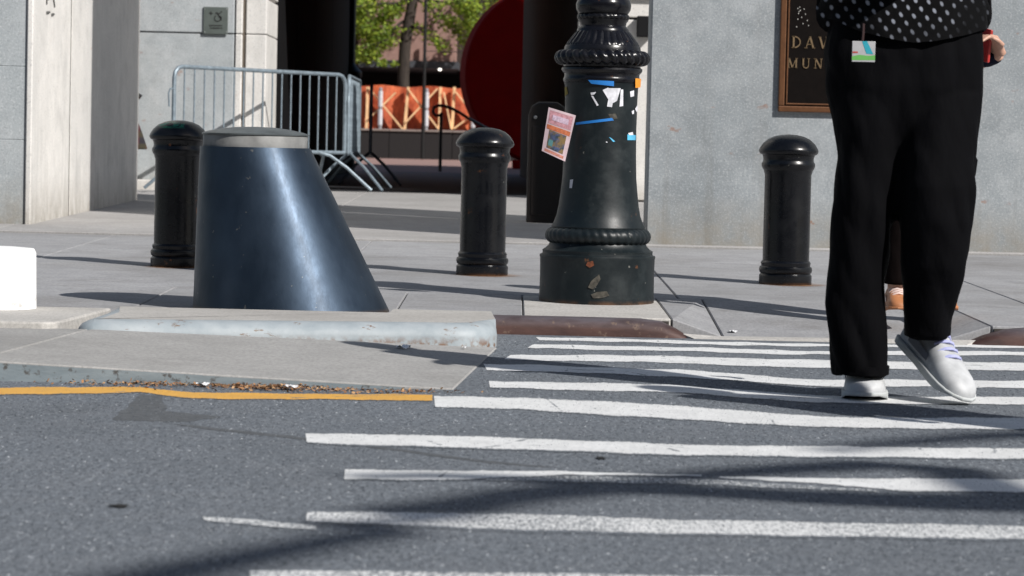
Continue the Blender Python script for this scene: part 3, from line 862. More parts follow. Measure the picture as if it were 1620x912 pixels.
for (x, y, dy, fr_) in ((520, 20, -1, 5), (560, 60, 1, 5), (585, 90, -.5, 4), (600, 30, 0, 5), (540, -80, 1, 6), (720, 45, 1, 5), (745, 5, -1, 5), (700, 75, 0, 4), (780, -60, 1, 6), (650, -200, 0, 7), (590, -160, 1, 6), (740, -170, -1, 6)):
    e = at(x, y, TY + dy) - tree.location
    ps = limb(m, tp[min(fr_, 8)], e, .06, .012, r_)
    tips.append((ps, x, y))
    for q in ps[3:]:
        limb(m, q, q + Vector((r_.uniform(-.5, .5), r_.uniform(-.5, .5), r_.uniform(-.5, .2))), .015, .005, r_, 4)
obj('trunk', m, BARK, tree, smooth=True)
m = MB()
for ps, x, y in tips:
    for q in ps[2:]:
        leaves(m, q, (.42, .5, .26), 42, .14, r_)
for (x, y, rx, rz, cnt) in ((570, 25, 26, 30, 800), (600, 55, 30, 26, 700), (580, 85, 26, 18, 420), (618, 18, 18, 16, 260), (738, 12, 24, 14, 360), (716, 34, 18, 9, 130), (746, 40, 14, 22, 260), (605, 100, 10, 7, 60), (625, 102, 8, 5, 40), (692, 66, 10, 8, 60)):
    s = TY / FPX
    leaves(m, at(x, y, TY) - tree.location, (rx * s, .8, rz * s), cnt, .12, r_)
obj('crown', m, [LEAF1, LEAF2], tree)
for k, (px, Y, lab) in enumerate(((748, 94, 'dark trunked tree half hidden behind the top of the red disc'), (556, 94.5, 'leafy tree at the left edge of the plaza view beside the column'))):
    b = at(px, 200, Y)
    tr2 = thing('plaza_tree', lab, 'tree', (b.x, Y, 1.15))
    m = MB()
    m.tube([(0, 0, 0), (.1, 0, 1.5), (.05, .1, 3), (.2, 0, 5)], [.14, .13, .11, .07], 10)
    ends = []
    for j in range(9):
        a = j * 2.4; e = Vector((1.1 * math.cos(a), 1.1 * math.sin(a) - .3, 2.9 + (j % 5) * .55))
        ends += limb(m, (.06, .05, 2.2 + .25 * j), e, .05, .012, r_)[2:]
    obj('trunk', m, BARK, tr2, smooth=True)
    m = MB()
    for q in ends: leaves(m, q, (.40, .4, .32), 30, .14, r_)
    obj('crown', m, [LEAF2, LEAF1], tr2)

# ================================================================== STREET FURNITURE
# black cast bollards
bs = 335.0
def bprof(lst): return [(hw / bs, (437 - y) / bs) for hw, y in lst]
SHAFT = bprof([(37, 402), (37.2, 380), (37, 320), (37, 262), (38.5, 257), (39, 254)])
BASE = bprof([(41.5, 437.5), (42, 436), (42, 422), (40.5, 420.5), (39.5, 419), (41.5, 417), (42.5, 413), (41.5, 409), (39, 407), (39.5, 404), (40, 402), (38, 399), (36, 398)])
NECK = bprof([(38, 256), (41, 252), (42.5, 248), (42.5, 244), (40.5, 241), (40, 238), (40.5, 234), (42, 230)])
CAPP = bprof([(40, 231), (45, 229), (47, 226), (47.3, 223), (45.5, 219), (41, 212), (33, 205), (23, 200.5), (12, 198.3), (0.01, 197.6)])
proto = thing('bollard', 'x', 'bollard', (0, 0, 0), group='black bollards along the pavement')
m_sh = MB().lathe(SHAFT, 56).mesh('shaft', [BLACK], True)
obj('shaft', m_sh, None, proto)
obj('base_ring', MB().lathe(BASE, 56), BLACK, proto, smooth=True)
obj('neck_ring', MB().lathe(NECK, 56), BLACK, proto, smooth=True)
obj('cap', MB().lathe(CAPP, 56), BLACK, proto, smooth=True)
BLAB = ['black bollard with green paint on its domed cap, half behind the leaning bollard', 'black domed bollard between the leaning bollard and the lamp post', 'black domed bollard in front of the grey wall below the plaque']
for i, (px, py) in enumerate(((274, 424.5), (762, 437.5), (1246, 452.5))):
    p = onground(px, py)
    loc = (p.x, p.y + .125, gz(p.y + .125) - .002)
    if i == 0:
        b0 = proto; proto.location = loc; proto['label'] = BLAB[0]
    else:
        b = copy_thing(proto, loc, i * 2.1, BLAB[i])
        b.scale = (1, 1, 1.0)
for ch in proto.children:
    if ch.name.startswith('cap'):
        ch.data = ch.data.copy(); ch.data.materials.clear(); ch.data.materials.append(CAP_GREEN)

# oblique steel bollard with grey lid
cbp = on(461, 497, .07)
CYc = 11.02
c0 = at(461, 493, CYc); cone = thing('leaning_bollard', 'large blue black steel bollard shaped like a slanted cone with grey lid', 'bollard', (c0.x, CYc, .068))
H = .626; rb, rt, off = .381, .213, -.152
m = MB(); vs = []; fs = []; seg = 80; N = 26
for i in range(N + 1):
    u = i / N
    r = rb + (rt - rb) * u
    for k in range(seg):
        a = 2 * math.pi * k / seg
        dent = .0005 * math.sin(a * 5 + u * 9) * math.sin(u * 14 + a * 2)
        vs.append((off * u + (r + dent) * math.cos(a), (r + dent) * math.sin(a), H * u))
for i in range(N):
    for k in range(seg):
        k2 = (k + 1) % seg
        fs.append((i * seg + k, i * seg + k2, (i + 1) * seg + k2, (i + 1) * seg + k))
fs.append(tuple(N * seg + k for k in range(seg)))
m.add(vs, fs); obj('body', m, CONE_STEEL, cone, smooth=True)
obj('lid_band', MB().lathe([(rt - .012, H - .002), (rt - .011, H + .043), (rt - .013, H + .046)], 72, c=(off, 0, 0)), CAP_GREY, cone, smooth=True)
obj('lid', MB().lathe([(rt - .02, H + .044), (rt - .007, H + .0465), (rt - .006, H + .052), (rt - .03, H + .060), (rt - .08, H + .070), (rt - .14, H + .077), (.001, H + .079)], 72, c=(off, 0, 0)), CAP_LID, cone, smooth=True)

# low white painted concrete bollard, cut by the left frame edge
wp = on(-24, 491, .081)
wb = thing('painted_stub', 'low white painted concrete stub bollard at the left edge', 'bollard', (wp.x, wp.y + .155, .081))
obj('body', MB().lathe([(.160, 0), (.158, .1), (.156, .205), (.150, .218)], 40), WHITE_CONC, wb, smooth=True)
obj('top', MB().lathe([(.149, .2175), (.148, .221), (.09, .226), (.001, .227)], 40), WHITE_CONC, wb, smooth=True)

# ---------------------------------------------------------------- ornate lamp post
ls = 392.0
lb = onground(946, 483)
LYc = lb.y + .24
lamp = thing('street_lamp', 'ornate dark iron lamp post with rope ring and wide round base', 'street lamp', (lb.x, LYc, gz(LYc)))
def lz(y): return (483 - y) / ls
def lpf(l): return [(hw / ls, lz(y)) for hw, y in l]
obj('base_drum', MB().lathe(lpf([(94.5, 484), (95, 478), (94.5, 474), (94, 440), (94.5, 412), (95.5, 409), (95, 406.5), (91, 405), (90.5, 402), (91, 399), (86, 396), (81, 391), (79, 386)]), 72), BLACK_LAMP, lamp, smooth=True)
def torus(name, yc, rmaj, rv, rh, lobes=0, tw=0.0, depth=0.0, mat=BLACK_RING, seg=200, ms=16):
    m = MB(); vs = []; fs = []
    for k in range(seg):
        a = 2 * math.pi * k / seg
        for j in range(ms):
            b = 2 * math.pi * j / ms
            q = 1.0
            if lobes: q = 1 - depth * (.5 + .5 * math.cos(lobes * a + tw * math.sin(b))) ** 2
            rr = rmaj + rh * math.cos(b) * q
            vs.append((rr * math.cos(a), rr * math.sin(a), lz(yc) + rv * math.sin(b) * q))
    for k in range(seg):
        for j in range(ms):
            fs.append((k * ms + j, ((k + 1) % seg) * ms + j, ((k + 1) % seg) * ms + (j + 1) % ms, k * ms + (j + 1) % ms))
    m.add(vs, fs); return obj(name, m, mat, lamp, smooth=True, angle=70)
torus('lower_ring', 375, 74 / ls, 13.5 / ls, 13.5 / ls, 40, 2.0, .10, BLACK_LAMP)
obj('shaft', MB().lathe(lpf([(79, 390), (74, 385), (76, 366), (77, 360), (73, 352), (69, 341), (66, 325), (63, 300), (61, 280), (59.5, 240), (59, 200), (59.5, 150), (60.5, 128), (62, 124)]), 72), BLACK_LAMP, lamp, smooth=True)
obj('collar', MB().lathe(lpf([(60, 125), (62.5, 122.5), (63.5, 119), (62.5, 116), (61.5, 113), (62, 109), (65, 106), (66.5, 103), (66, 100), (63, 98), (64, 92)]), 72), BLACK_RING, lamp, smooth=True)
torus('rope_ring', 83, 66 / ls, 12.5 / ls, 13.0 / ls, 30, 2.4, .30)
obj('upper_lip', MB().lathe(lpf([(64, 76), (63, 71), (62.5, 66), (61, 63), (58, 62)]), 72), BLACK_RING, lamp, smooth=True)
obj('leaf_flare', MB().lathe(lpf([(60, 64), (59.5, 61), (57, 58), (53, 53), (48, 46), (44, 41), (41.5, 38)]), 168,
        fn=lambda r, z, a, i: r * (1 + (.05 if 1 < i < 6 else 0) * (abs(math.sin(a * 14)) - .5) + (.015 if i % 2 else 0) * math.sin(a * 56))), BLACK_RING, lamp, smooth=True)
obj('neck', MB().lathe(lpf([(43, 40), (42.5, 36), (40, 33), (37.5, 30), (38.5, 25), (41, 22), (41.5, 20)]), 56), BLACK_RING, lamp, smooth=True)
torus('small_rope_ring', 16, 38 / ls, 5.5 / ls, 5.5 / ls, 28, 2.0, .25, seg=140, ms=10)
obj('bulb', MB().lathe(lpf([(38, 13), (41, 10), (44.5, 4), (45.5, -4), (43, -12), (36, -20), (33, -26), (35, -30), (35, -36), (30, -40)]), 56), BLACK_RING, lamp, smooth=True)
obj('upper_shaft', MB().lathe([(.075, lz(-38)), (.07, 1.8), (.055, 3.6), (.045, 4.6), (.06, 4.65), (.06, 4.75), (.02, 4.9), (.001, 5.0)], 64, fn=lambda r, z, a, i: r * (1 + .05 * math.cos(a * 12))), BLACK_RING, lamp, smooth=True)
obj('bracket', MB().tube([(0, 0, 4.5), (.25, -.3, 4.8), (.5, -.7, 4.85), (.6, -1.0, 4.6)], .025, 8), BLACK_RING, lamp, smooth=True)
obj('lantern', MB().lathe([(.02, 4.62), (.16, 4.5), (.17, 4.4), (.12, 4.2), (.001, 4.15)], 32, c=(.6, -1.0, 0)), plain('frosted_lantern', (.6, .6, .56), .3), lamp, smooth=True)
# tape and sticker scraps wrapped round the shaft
def shaft_r(z):
    y = 483 - z * ls
    return interp(sorted([(352, 73), (325, 66), (300, 63), (280, 61), (240, 59.5), (200, 59), (150, 59.5), (128, 60.5)]), y) / ls
def wrap(name, corners, mat, off=.0018, nu=8, nv=3):
    """corners in photo px: tl, tr, br, bl -> patch following the shaft's surface"""
    def surf(px, py):
        q = at(px, py, LYc - .13) - lamp.location
        r = shaft_r(q.z) + off
        x = max(-r * .995, min(r * .995, q.x)); return Vector((x, -math.sqrt(max(0, r * r - x * x)), q.z))
    tl, tr, br, bl = corners
    vs = []; fs = []
    for j in range(nv + 1):
        v = j / nv
        for i in range(nu + 1):
            u = i / nu
            px = (tl[0] * (1 - u) + tr[0] * u) * (1 - v) + (bl[0] * (1 - u) + br[0] * u) * v
            py = (tl[1] * (1 - u) + tr[1] * u) * (1 - v) + (bl[1] * (1 - u) + br[1] * u) * v
            vs.append(surf(px, py))
    for j in range(nv):
        for i in range(nu):
            fs.append((j * (nu + 1) + i, j * (nu + 1) + i + 1, (j + 1) * (nu + 1) + i + 1, (j + 1) * (nu + 1) + i))
    return obj(name, MB().add(vs, fs), mat, lamp, smooth=True)
TAPE = plain('blue_painters_tape', (.012, .17, .52), .55, var=.12)
PAPER = plain('white_sticker_paper', (.62, .62, .66), .7, var=.2, scale=40)
SKY = plain('light_blue_sticker', (.09, .42, .66), .55)
ORNG = plain('orange_sticker', (.75, .27, .02), .6)
OCHRE = plain('ochre_smudge', (.28, .2, .03), .8)
RUSTP = plain('ochre_stain', (.055, .05, .04), .8, var=.6, scale=60)
wrap('tape_strip', [(930, 127), (971, 129), (971, 137), (935, 133)], TAPE, .008)
wrap('tape_strip', [(911, 194), (968, 187), (971, 191), (911, 198)], TAPE)
for c in ([(960, 140), (982, 140), (976, 160), (965, 166)], [(953, 143), (962, 139), (972, 160), (964, 161)], [(962, 158), (970, 158), (968, 170), (960, 169)], [(982, 142), (986, 142), (986, 168), (980, 169)], [(934, 147), (943, 146), (940, 150), (935, 151)],
          [(935, 152), (938, 152), (947, 167), (944, 168)], [(997, 145), (1004, 143), (1004, 152), (998, 154)], [(1006, 172), (1010, 166), (1011, 175), (1008, 177)], [(1000, 176), (1004, 174), (1004, 180), (1001, 181)], [(994, 211), (1002, 209), (1003, 214), (996, 214)], [(958, 225), (960, 224), (961, 226), (959, 226)]):
    wrap('sticker_scrap', c, PAPER, .0022, 3, 2)
wrap('sticker_scrap', [(993, 213), (1007, 214), (1007, 222), (993, 222)], SKY, .0019, 5, 2)
wrap('sticker_scrap', [(963, 217), (967, 219), (973, 224), (970, 225)], SKY, .0019, 3, 2)
wrap('sticker_scrap', [(1006, 124), (1016, 124), (1016, 138), (1006, 139)], ORNG, .009, 3, 3)
wrap('sticker_scrap', [(893, 138), (897, 137), (899, 148), (894, 152)], OCHRE, .002, 3, 2)
wrap('glue_stain', [(962, 181), (974, 180), (977, 188), (966, 189)], RUSTP, .0012, 4, 2)
wrap('glue_stain', [(902, 285), (907, 284), (905, 298), (901, 298)], PAPER, .0012, 2, 3)
# worn patches showing through on the drum
def drumpatch(corners, mat):
    vs = []
    for px, py in corners:
        q = at(px, py, LYc - .235) - lamp.location; r = 94.5 / ls + .0035
        x = max(-r * .99, min(r * .99, q.x)); vs.append((x, -math.sqrt(r * r - x * x), q.z))
    obj('bare_patch', MB().sheet(vs), mat, lamp)
RUSTO = plain('orange_primer', (.13, .035, .012), .8, var=.4, scale=90)
drumpatch([(929, 415), (938, 413), (940, 420), (933, 424), (927, 420)], RUSTO)
drumpatch([(935, 445), (948, 434), (950, 442), (944, 452), (938, 458), (930, 455)], RUSTP)
drumpatch([(935, 466), (945, 462), (960, 461), (964, 468), (952, 472), (938, 472)], RUSTP)

# flyer taped to the post
fy = thing('flyer', 'crooked pink and white paper flyer taped to the lamp post', 'flyer', (0, 0, 0))
FYY = LYc - .115
cor = [(868, 170), (911, 183), (894, 256), (857, 239)]
base = at(878, 256, FYY); fy.location = base
def fpt(u, v, d=0.0):
    px = (cor[0][0] * (1 - u) + cor[1][0] * u) * (1 - v) + (cor[3][0] * (1 - u) + cor[2][0] * u) * v
    py = (cor[0][1] * (1 - u) + cor[1][1] * u) * (1 - v) + (cor[3][1] * (1 - u) + cor[2][1] * u) * v
    bend = .012 * math.sin(u * 3.1) + .008 * math.sin(v * 4 + u * 2) + (1 - u) * .02
    return at(px, py, FYY - bend - d) - base
def fpatch(name, u0, u1, v0, v1, d, mat, n=8, thick=False):
    A = MB()
    vs = [fpt(u0 + (u1 - u0) * i / n, v0 + (v1 - v0) * j / n, d) for j in range(n + 1) for i in range(n + 1)]
    fs = [(j * (n + 1) + i, j * (n + 1) + i + 1, (j + 1) * (n + 1) + i + 1, (j + 1) * (n + 1) + i) for j in range(n) for i in range(n)]
    A.add(vs, fs); return obj(name, A, mat, fy, smooth=True)
fpatch('page', 0, 1, 0, 1, 0, plain('pale_pink_paper', (.48, .37, .40), .8, var=.12, scale=30))
fpatch('printed_panel', .07, .93, .05, .34, .0006, plain('rose_print', (.40, .20, .23), .8, var=.3, scale=80))
fpatch('printed_panel', .2, .8, .13, .25, .0012, plain('lilac_print', (.46, .35, .44), .8, var=.25, scale=120))
fpatch('printed_band', .05, .95, .37, .47, .0006, plain('orange_print', (.42, .12, .05), .8, var=.3, scale=80))
t = NT('printed_picture'); n = t.noise(28, 3); v = t.noise(60, 2)
t.col(t.mix(t.ramp(n, .45, .56), t.mix(t.ramp(v, .4, .6), (.015, .03, .035), (.05, .07, .16)), (.17, .11, .04))).rough(.7)
fpatch('printed_picture', .16, .84, .48, .88, .0007, t.m)
fpatch('printed_panel', .2, .38, .68, .82, .0012, plain('teal_print', (.07, .19, .2), .8))
fpatch('printed_band', .1, .9, .91, .97, .0006, plain('red_print', (.4, .16, .12), .8, var=.4, scale=150))

# ---------------------------------------------------------------- steel crowd barriers
def barrier(name, label, L, loc, rotz, mat, group='steel crowd barriers'):
    t_ = thing(name, label, 'barrier', loc, rotz, group)
    Hh, hb_ = 1.10, .36; r = .019
    c = .10
    fp = [(0, 0, hb_)] + [(0, 0, Hh - c)] + [(c * (1 - math.cos(a)), 0, Hh - c + c * math.sin(a)) for a in (R(30), R(60), R(90))]
    fp += [(L - c + c * math.sin(a), 0, Hh - c + c * math.cos(a)) for a in (0, R(30), R(60), R(90))] + [(L, 0, hb_)]
    obj('frame', MB().tube(fp, r, 10), mat, t_, smooth=True)
    obj('bottom_rail', MB().tube([(0, 0, hb_), (L, 0, hb_)], r * .95, 10), mat, t_, smooth=True)
    nb = 18
    me = MB().tube([(0, 0, hb_), (0, 0, Hh)], .0075, 8).mesh('bar', [mat], True)
    for k in range(1, nb):
        obj('bar', me, None, t_, loc=(L * k / nb, 0, 0))
    for x in (.28, L - .28):
        dx = .26 if x > 1 else -.26
        for s in (-1, 1):
            obj('foot', MB().tube([(x - dx * .4, 0, hb_), (x + dx * .1, s * .04, hb_ - .03), (x + dx * .5, s * .16, hb_ - .14), (x + dx * 1.1, s * .34, .01)], r * .8, 8), mat, t_, smooth=True)
    obj('hook', MB().tube([(0, 0, Hh - .2), (-.05, 0, Hh - .2), (-.07, 0, Hh - .24), (-.06, 0, Hh - .36)], .008, 6), mat, t_, smooth=True)
    return t_
pa = at(276, 110, 25.3); pb = at(547, 120, 27.2)
v = Vector((pb.x - pa.x, pb.y - pa.y))
barrier('crowd_barrier', 'blue grey steel crowd barrier standing across the front of the dark passage', v.length, (pa.x, pa.y, .262), math.atan2(v.y, v.x), GALV)
barrier('crowd_barrier', 'steel crowd barrier seen end on, turned back into the passage', 2.25, (pb.x + .03, pb.y + .05, .256), R(90.5), GALV)
q = at(586, 300, 31.5)
barrier('crowd_barrier', 'dark shaded crowd barrier deeper in the passage beside the column', 2.25, (q.x, 31.3, .256), R(92.9), GALV_SHADE)

# dark cabinet with rounded top, standing in shadow behind the lamp
kb = at(862, 355, 20.6)
cab = thing('litter_bin', 'tall black bin with rounded top in shadow behind the lamp post', 'bin', (kb.x, 20.6, gz(20.6)))
w = .137
poly = [(-w, 0), (w, 0), (w, .78), (w - .02, .84), (w - .07, .872), (-w + .07, .872), (-w + .02, .84), (-w, .78)]
m = MB(); vs = [(x, -.14, z) for x, z in poly] + [(x, .14, z) for x, z in poly]; k = len(poly)
m.add(vs, [tuple(range(k)), tuple(range(2 * k - 1, k - 1, -1))] + [(i, (i + 1) % k, k + (i + 1) % k, k + i) for i in range(k)])
BINM = plain('brown_black_enamel', (.010, .007, .006), .4)
obj('body', m, BINM, cab, bevel=.012)
obj('door_panel', MB().box(-w + .03, w - .03, -.148, -.139, .06, .70), BINM, cab, bevel=.004)
obj('lock', MB().lathe([(.012, 0), (.012, .012), (.006, .014)], 14), plain('dull_chrome', (.4, .4, .4), .3, .8), cab).matrix_local = Matrix.Translation((-w + .05, -.147, .76)) @ Matrix.Rotation(R(90), 4, 'X')

# ---------------------------------------------------------------- lettering
def arc(cx, cy, rx, ry, a0, a1, n=14): return [(cx + rx * math.cos(R(a0 + (a1 - a0) * k / n)), cy + ry * math.sin(R(a0 + (a1 - a0) * k / n))) for k in range(n + 1)]
T, t1 = .15, .065
def serif(x, y, w=.26): return [((x - w / 2, y), (x + w / 2, y), .05)]
GL = {
 'D': (.80, [((.16, 0), (.16, 1), T)] + [(arc(.16, .5, .56, .475, -90, 90), None, .10)] + serif(.14, .02) + serif(.14, .98)),
 'A': (.84, [((.10, 0), (.42, 1), t1), ((.42, 1), (.74, 0), T), ((.22, .33), (.62, .33), t1)] + serif(.10, .02) + serif(.74, .02)),
 'V': (.82, [((.10, 1), (.41, 0), T), ((.41, 0), (.72, 1), t1)] + serif(.10, .98) + serif(.72, .98)),
 'I': (.36, [((.18, 0), (.18, 1), T)] + serif(.18, .02) + serif(.18, .98)),
 'N': (.90, [((.16, 0), (.16, 1), t1), ((.16, 1), (.74, 0), T), ((.74, 0), (.74, 1), t1)] + serif(.16, .02) + serif(.12, .98) + serif(.74, .98)),
 'K': (.82, [((.16, 0), (.16, 1), T), ((.18, .45), (.66, 1), t1), ((.32, .6), (.70, 0), T)] + serif(.16, .02) + serif(.16, .98) + serif(.66, .98) + serif(.70, .02)),
 'S': (.60, [(arc(.30, .74, .20, .235, 20, 270) , None, .10), (arc(.30, .255, .22, .25, 90, -160), None, .11)]),
 'M': (1.08, [((.16, 0), (.16, 1), t1), ((.16, 1), (.53, .05), T), ((.53, .05), (.90, 1), t1), ((.90, 0), (.90, 1), T)] + serif(.16, .02) + serif(.12, .98) + serif(.92, .98) + serif(.90, .02)),
 'U': (.86, [((.16, .3), (.16, 1), T), (arc(.43, .3, .27, .28, 180, 360), None, .09), ((.70, .3), (.70, 1), t1)] + serif(.16, .98) + serif(.70, .98)),
 'C': (.76, [(arc(.42, .5, .33, .47, 50, 310), None, .11)]),
 'P': (.70, [((.16, 0), (.16, 1), T), (arc(.16, .73, .44, .245, -90, 90), None, .09)] + serif(.16, .02) + serif(.14, .98)),
 'L': (.68, [((.16, 0), (.16, 1), T), ((.16, .03), (.60, .03), t1), ((.60, .03), (.60, .22), t1)] + serif(.16, .98)),
 'B': (.74, [((.16, 0), (.16, 1), T), (arc(.16, .75, .40, .225, -90, 90), None, .09), (arc(.16, .275, .46, .25, -90, 90), None, .10)] + serif(.14, .02) + serif(.14, .98)),
 'G': (.84, [(arc(.44, .5, .34, .47, 50, 340), None, .11), ((.74, .02), (.74, .45), T)] + serif(.72, .45)),
 '.': (.34, [((.12, .06), (.24, .06), .13)]), ' ': (.42, []),
}
def strokes(mb, lst, x0, z0, s, d, y):
    def bar(p, q, w):
        p = Vector(p); q = Vector(q); tt = q - p
        if tt.length < 1e-6: return
        nn = Vector((-tt.y, tt.x)).normalized() * w / 2
        P = [p - nn, q - nn, q + nn, p + nn]
        vs = [(x0 + a.x * s, y, z0 + a.y * s) for a in P] + [(x0 + a.x * s, y - d, z0 + a.y * s) for a in P]
        mb.add(vs, [(0, 1, 2, 3), (7, 6, 5, 4), (0, 4, 5, 1), (1, 5, 6, 2), (2, 6, 7, 3), (3, 7, 4, 0)])
    for a, b, w in lst:
        if b is None:
            for p, q in zip(a, a[1:]): bar(p, q, w)
        else: bar(a, b, w)
def line_width(txt): return sum(GL[c][0] for c in txt)

# bronze framed plaque
ps = FPX / 17.17
c_bl = at(1231, 177, 17.17); c_br = at(1551, 184, 17.17)
PW = c_br.x - c_bl.x; PH = .98
plq = thing('plaque', 'dark bronze wall plaque with raised lettering and moulded brown frame', 'plaque', ((c_bl.x + c_br.x) / 2, 17.2, c_bl.z))
BRONZE = plain('brown_bronze_frame', (.13, .055, .022), .45, .35, .2, 30)
FIELD = plain('dark_bronze_field', (.005, .0035, .003), .75, 0, .2, 30, Specular_IOR_Level=.08)
GOLD = plain('raised_bronze_letters', (.19, .13, .07), .5, .3, .2, 50)
obj('field', MB().box(-PW / 2 + .03, PW / 2 - .03, -.022, 0, .03, PH - .03), FIELD, plq)
for (x0, x1, z0, z1) in ((-PW / 2, PW / 2, 0, .036), (-PW / 2, PW / 2, PH - .036, PH), (-PW / 2, -PW / 2 + .036, .0365, PH - .0365), (PW / 2 - .036, PW / 2, .0365, PH - .0365)):
    obj('frame_bar', MB().box(x0, x1, -.034, 0, z0, z1), BRONZE, plq, bevel=.006)
g_ = .044
for (x0, x1, z0, z1) in ((-PW / 2 + g_, PW / 2 - g_, g_, g_ + .010), (-PW / 2 + g_, PW / 2 - g_, PH - g_ - .01, PH - g_), (-PW / 2 + g_, -PW / 2 + g_ + .010, g_ + .0105, PH - g_ - .0105), (PW / 2 - g_ - .01, PW / 2 - g_, g_ + .0105, PH - g_ - .0105)):
    obj('frame_bead', MB().box(x0, x1, -.028, -.020, z0, z1), BRONZE, plq, bevel=.003)
for txt, px, pyb, cap in (('DAVID N. DINKINS', 1252.5, 76, 18.5), ('MUNICIPAL BUILDING', 1245.5, 107.5, 15.5)):
    p0 = at(px, pyb, 17.17) - plq.location
    capm = cap / ps
    wid = -2 * p0.x                      # centred line
    spc = (wid / capm - line_width(txt)) / max(1, len(txt) - 1)
    x = p0.x
    for ch in txt:
        m = MB(); strokes(m, GL[ch][1], 0, 0, capm, .005, 0)
        if m.v: obj('letter', m, GOLD, plq, loc=(x, -.022, p0.z))
        x += (GL[ch][0] + spc) * capm
m = MB(); rr_ = random.Random(11)
for (px, py) in ((1262, 14), (1264, 19), (1266, 17), (1263, 22), (1274, 23), (1262, 31), (1279, 41), (1260, 43), (1268, 28), (1272, 15), (1277, 33), (1265, 12), (1270, 38)):
    q = at(px, py, 17.178) - plq.location
    m.ball((q.x, -.022, q.z), (.004, .004, .005), 8)
obj('relief_emblem', m, plain('worn_emblem_highlights', (.3, .29, .27), .5, .3), plq)

# access sign
SIGN = plain('grey_green_sign_metal', (.115, .135, .125), .5, .3, .12)
SINK = plain('sign_black_ink', (.012, .012, .012), .6)
SY = IY - .016
s0 = at(321.5, 54, SY); s1 = at(361, 12, SY)
sg = thing('access_sign', 'small grey metal wheelchair access sign on the pale stone wall', 'sign', ((s0.x + s1.x) / 2, SY, s0.z))
sw, sh = s1.x - s0.x, s1.z - s0.z
obj('plate', MB().box(-sw / 2, sw / 2, -.012, .002, 0, sh), SIGN, sg, bevel=.003)
def spx(px, py): q = at(px, py, SY) - sg.location; return (q.x, q.z)
m = MB()
u = sw / 39.5
cxw, czw = spx(344.3, 29.5)
strokes(m, [(arc(0, 0, 5.0, 5.0, 120, 395), None, 1.5), ((-1.5, 9.5), (1.5, 5), 2.4), ((1.5, 5), (4, 1), 2.0), ((-1.5, 9.5), (-3.5, 7), 1.5), ((1.2, 7), (5, 9), 1.5), ((3.5, 3.5), (6.5, 1.5), 1.8), ((5.8, 2), (6, -3), 1.8), ((5, 10.5), (7, 10.5), 2.2)], cxw, czw, u, .002, -.012)
obj('wheelchair_symbol', m, SINK, sg)
cxa, cza = spx(334, 21.5); m = MB()
strokes(m, [((-3, 0), (3, 0), 1.3), ((0, -3), (0, 3), 1.3)], cxa, cza, u, .002, -.012)
obj('cross_symbol', m, SINK, sg)
m = MB(); rr_ = random.Random(5)
for row, (xa, xb, yy) in enumerate(((331, 352, 41), (332.5, 351, 45))):
    x = xa
    while x < xb:
        w_ = rr_.uniform(.8, 1.6); q = spx(x, yy)
        strokes(m, [((0, 0), (w_, 0), rr_.uniform(1.6, 2.6))], q[0], q[1], u, .0015, -.012); x += w_ + .5
obj('small_text', m, SINK, sg)
m = MB()
for px, py in ((324, 51), (358.5, 51), (324, 15), (358.5, 15)):
    q = spx(px, py); m.ball((q[0], -.012, q[1]), (.006, .004, .006), 8)
obj('screw_heads', m, plain('screw_steel', (.3, .3, .3), .4, .6), sg)

# ---------------------------------------------------------------- litter
rl = random.Random(21)
LIT = [plain('dry_leaf_a', (.30, .15, .065), .9), plain('dry_leaf_b', (.40, .24, .12), .9), plain('dry_leaf_c', (.20, .10, .05), .9)]
m = MB()
def litter_at(px, py, z): return on(px, py, z)
for k in range(2300):
    c_ = rl.choice(((195, 603, 55, 3.5), (255, 606, 45, 4), (330, 607, 30, 2.5), (400, 611, 45, 3), (440, 613, 45, 3), (110, 599.5, 70, 2), (520, 617, 70, 1.5), (620, 620, 60, 1.2)))
    if c_[0] in (110, 520, 620) and rl.random() < .55: continue
    p = on(c_[0] + rl.gauss(0, c_[2]), c_[1] + rl.gauss(0, c_[3] * .8), .004)
    if p.y > 8.37 - .01 * (p.x + 1): p.y = 8.36 - rl.random() * .03
    p.z = .003 + abs(rl.gauss(0, .0035))
    a = Vector((rl.gauss(0, 1), rl.gauss(0, 1), rl.gauss(0, .3))).normalized() * rl.uniform(.003, .009)
    b = a.cross(Vector((rl.gauss(0, .5), rl.gauss(0, .5), 1))).normalized() * rl.uniform(.002, .006)
    m.add([p - a, p + b, p + a, p - b], [(0, 1, 2, 3)], rl.randint(0, 2))
lo = obj('leaf_litter', m, LIT); lo['kind'] = 'stuff'; tag(lo, 'brown dried leaf litter lying in the gutter along the kerb face', 'leaves')
SCRAP = plain('white_paper_scrap', (.82, .82, .82), .8)
def scrap(px, py, z, lx, ly, lab, hz=.01, rot=0.0):
    p = on(px, py, z)
    m = MB(); n = 5
    vs = []
    for j in range(n):
        for i in range(n):
            x = (i / (n - 1) - .5) * lx * (1 - .25 * abs(j / (n - 1) - .5)) ; y = (j / (n - 1) - .5) * ly
            vs.append((x * math.cos(rot) - y * math.sin(rot), x * math.sin(rot) + y * math.cos(rot), .003 + hz * (math.sin(i * 1.7 + j) * .5 + .5)))
    m.add(vs, [(j * n + i, j * n + i + 1, (j + 1) * n + i + 1, (j + 1) * n + i) for j in range(n - 1) for i in range(n - 1)])
    tag(obj('paper_scrap', m, SCRAP, loc=p), lab, 'litter', 'white litter scraps')
scrap(322, 611, .004, .045, .03, 'white cigarette sized scrap left of the others in the leaf litter', .008)
scrap(458, 615, .004, .04, .05, 'white slanted scrap at the right end of the leaf litter', .008, .5)
scrap(638, 553, .014, .05, .06, 'crumpled white scrap on the concrete apron below the blue nosing', .014)
scrap(1160, 527, .01, .035, .05, 'white scrap lying on the kerb ramp between lamp post and pedestrian', .008)
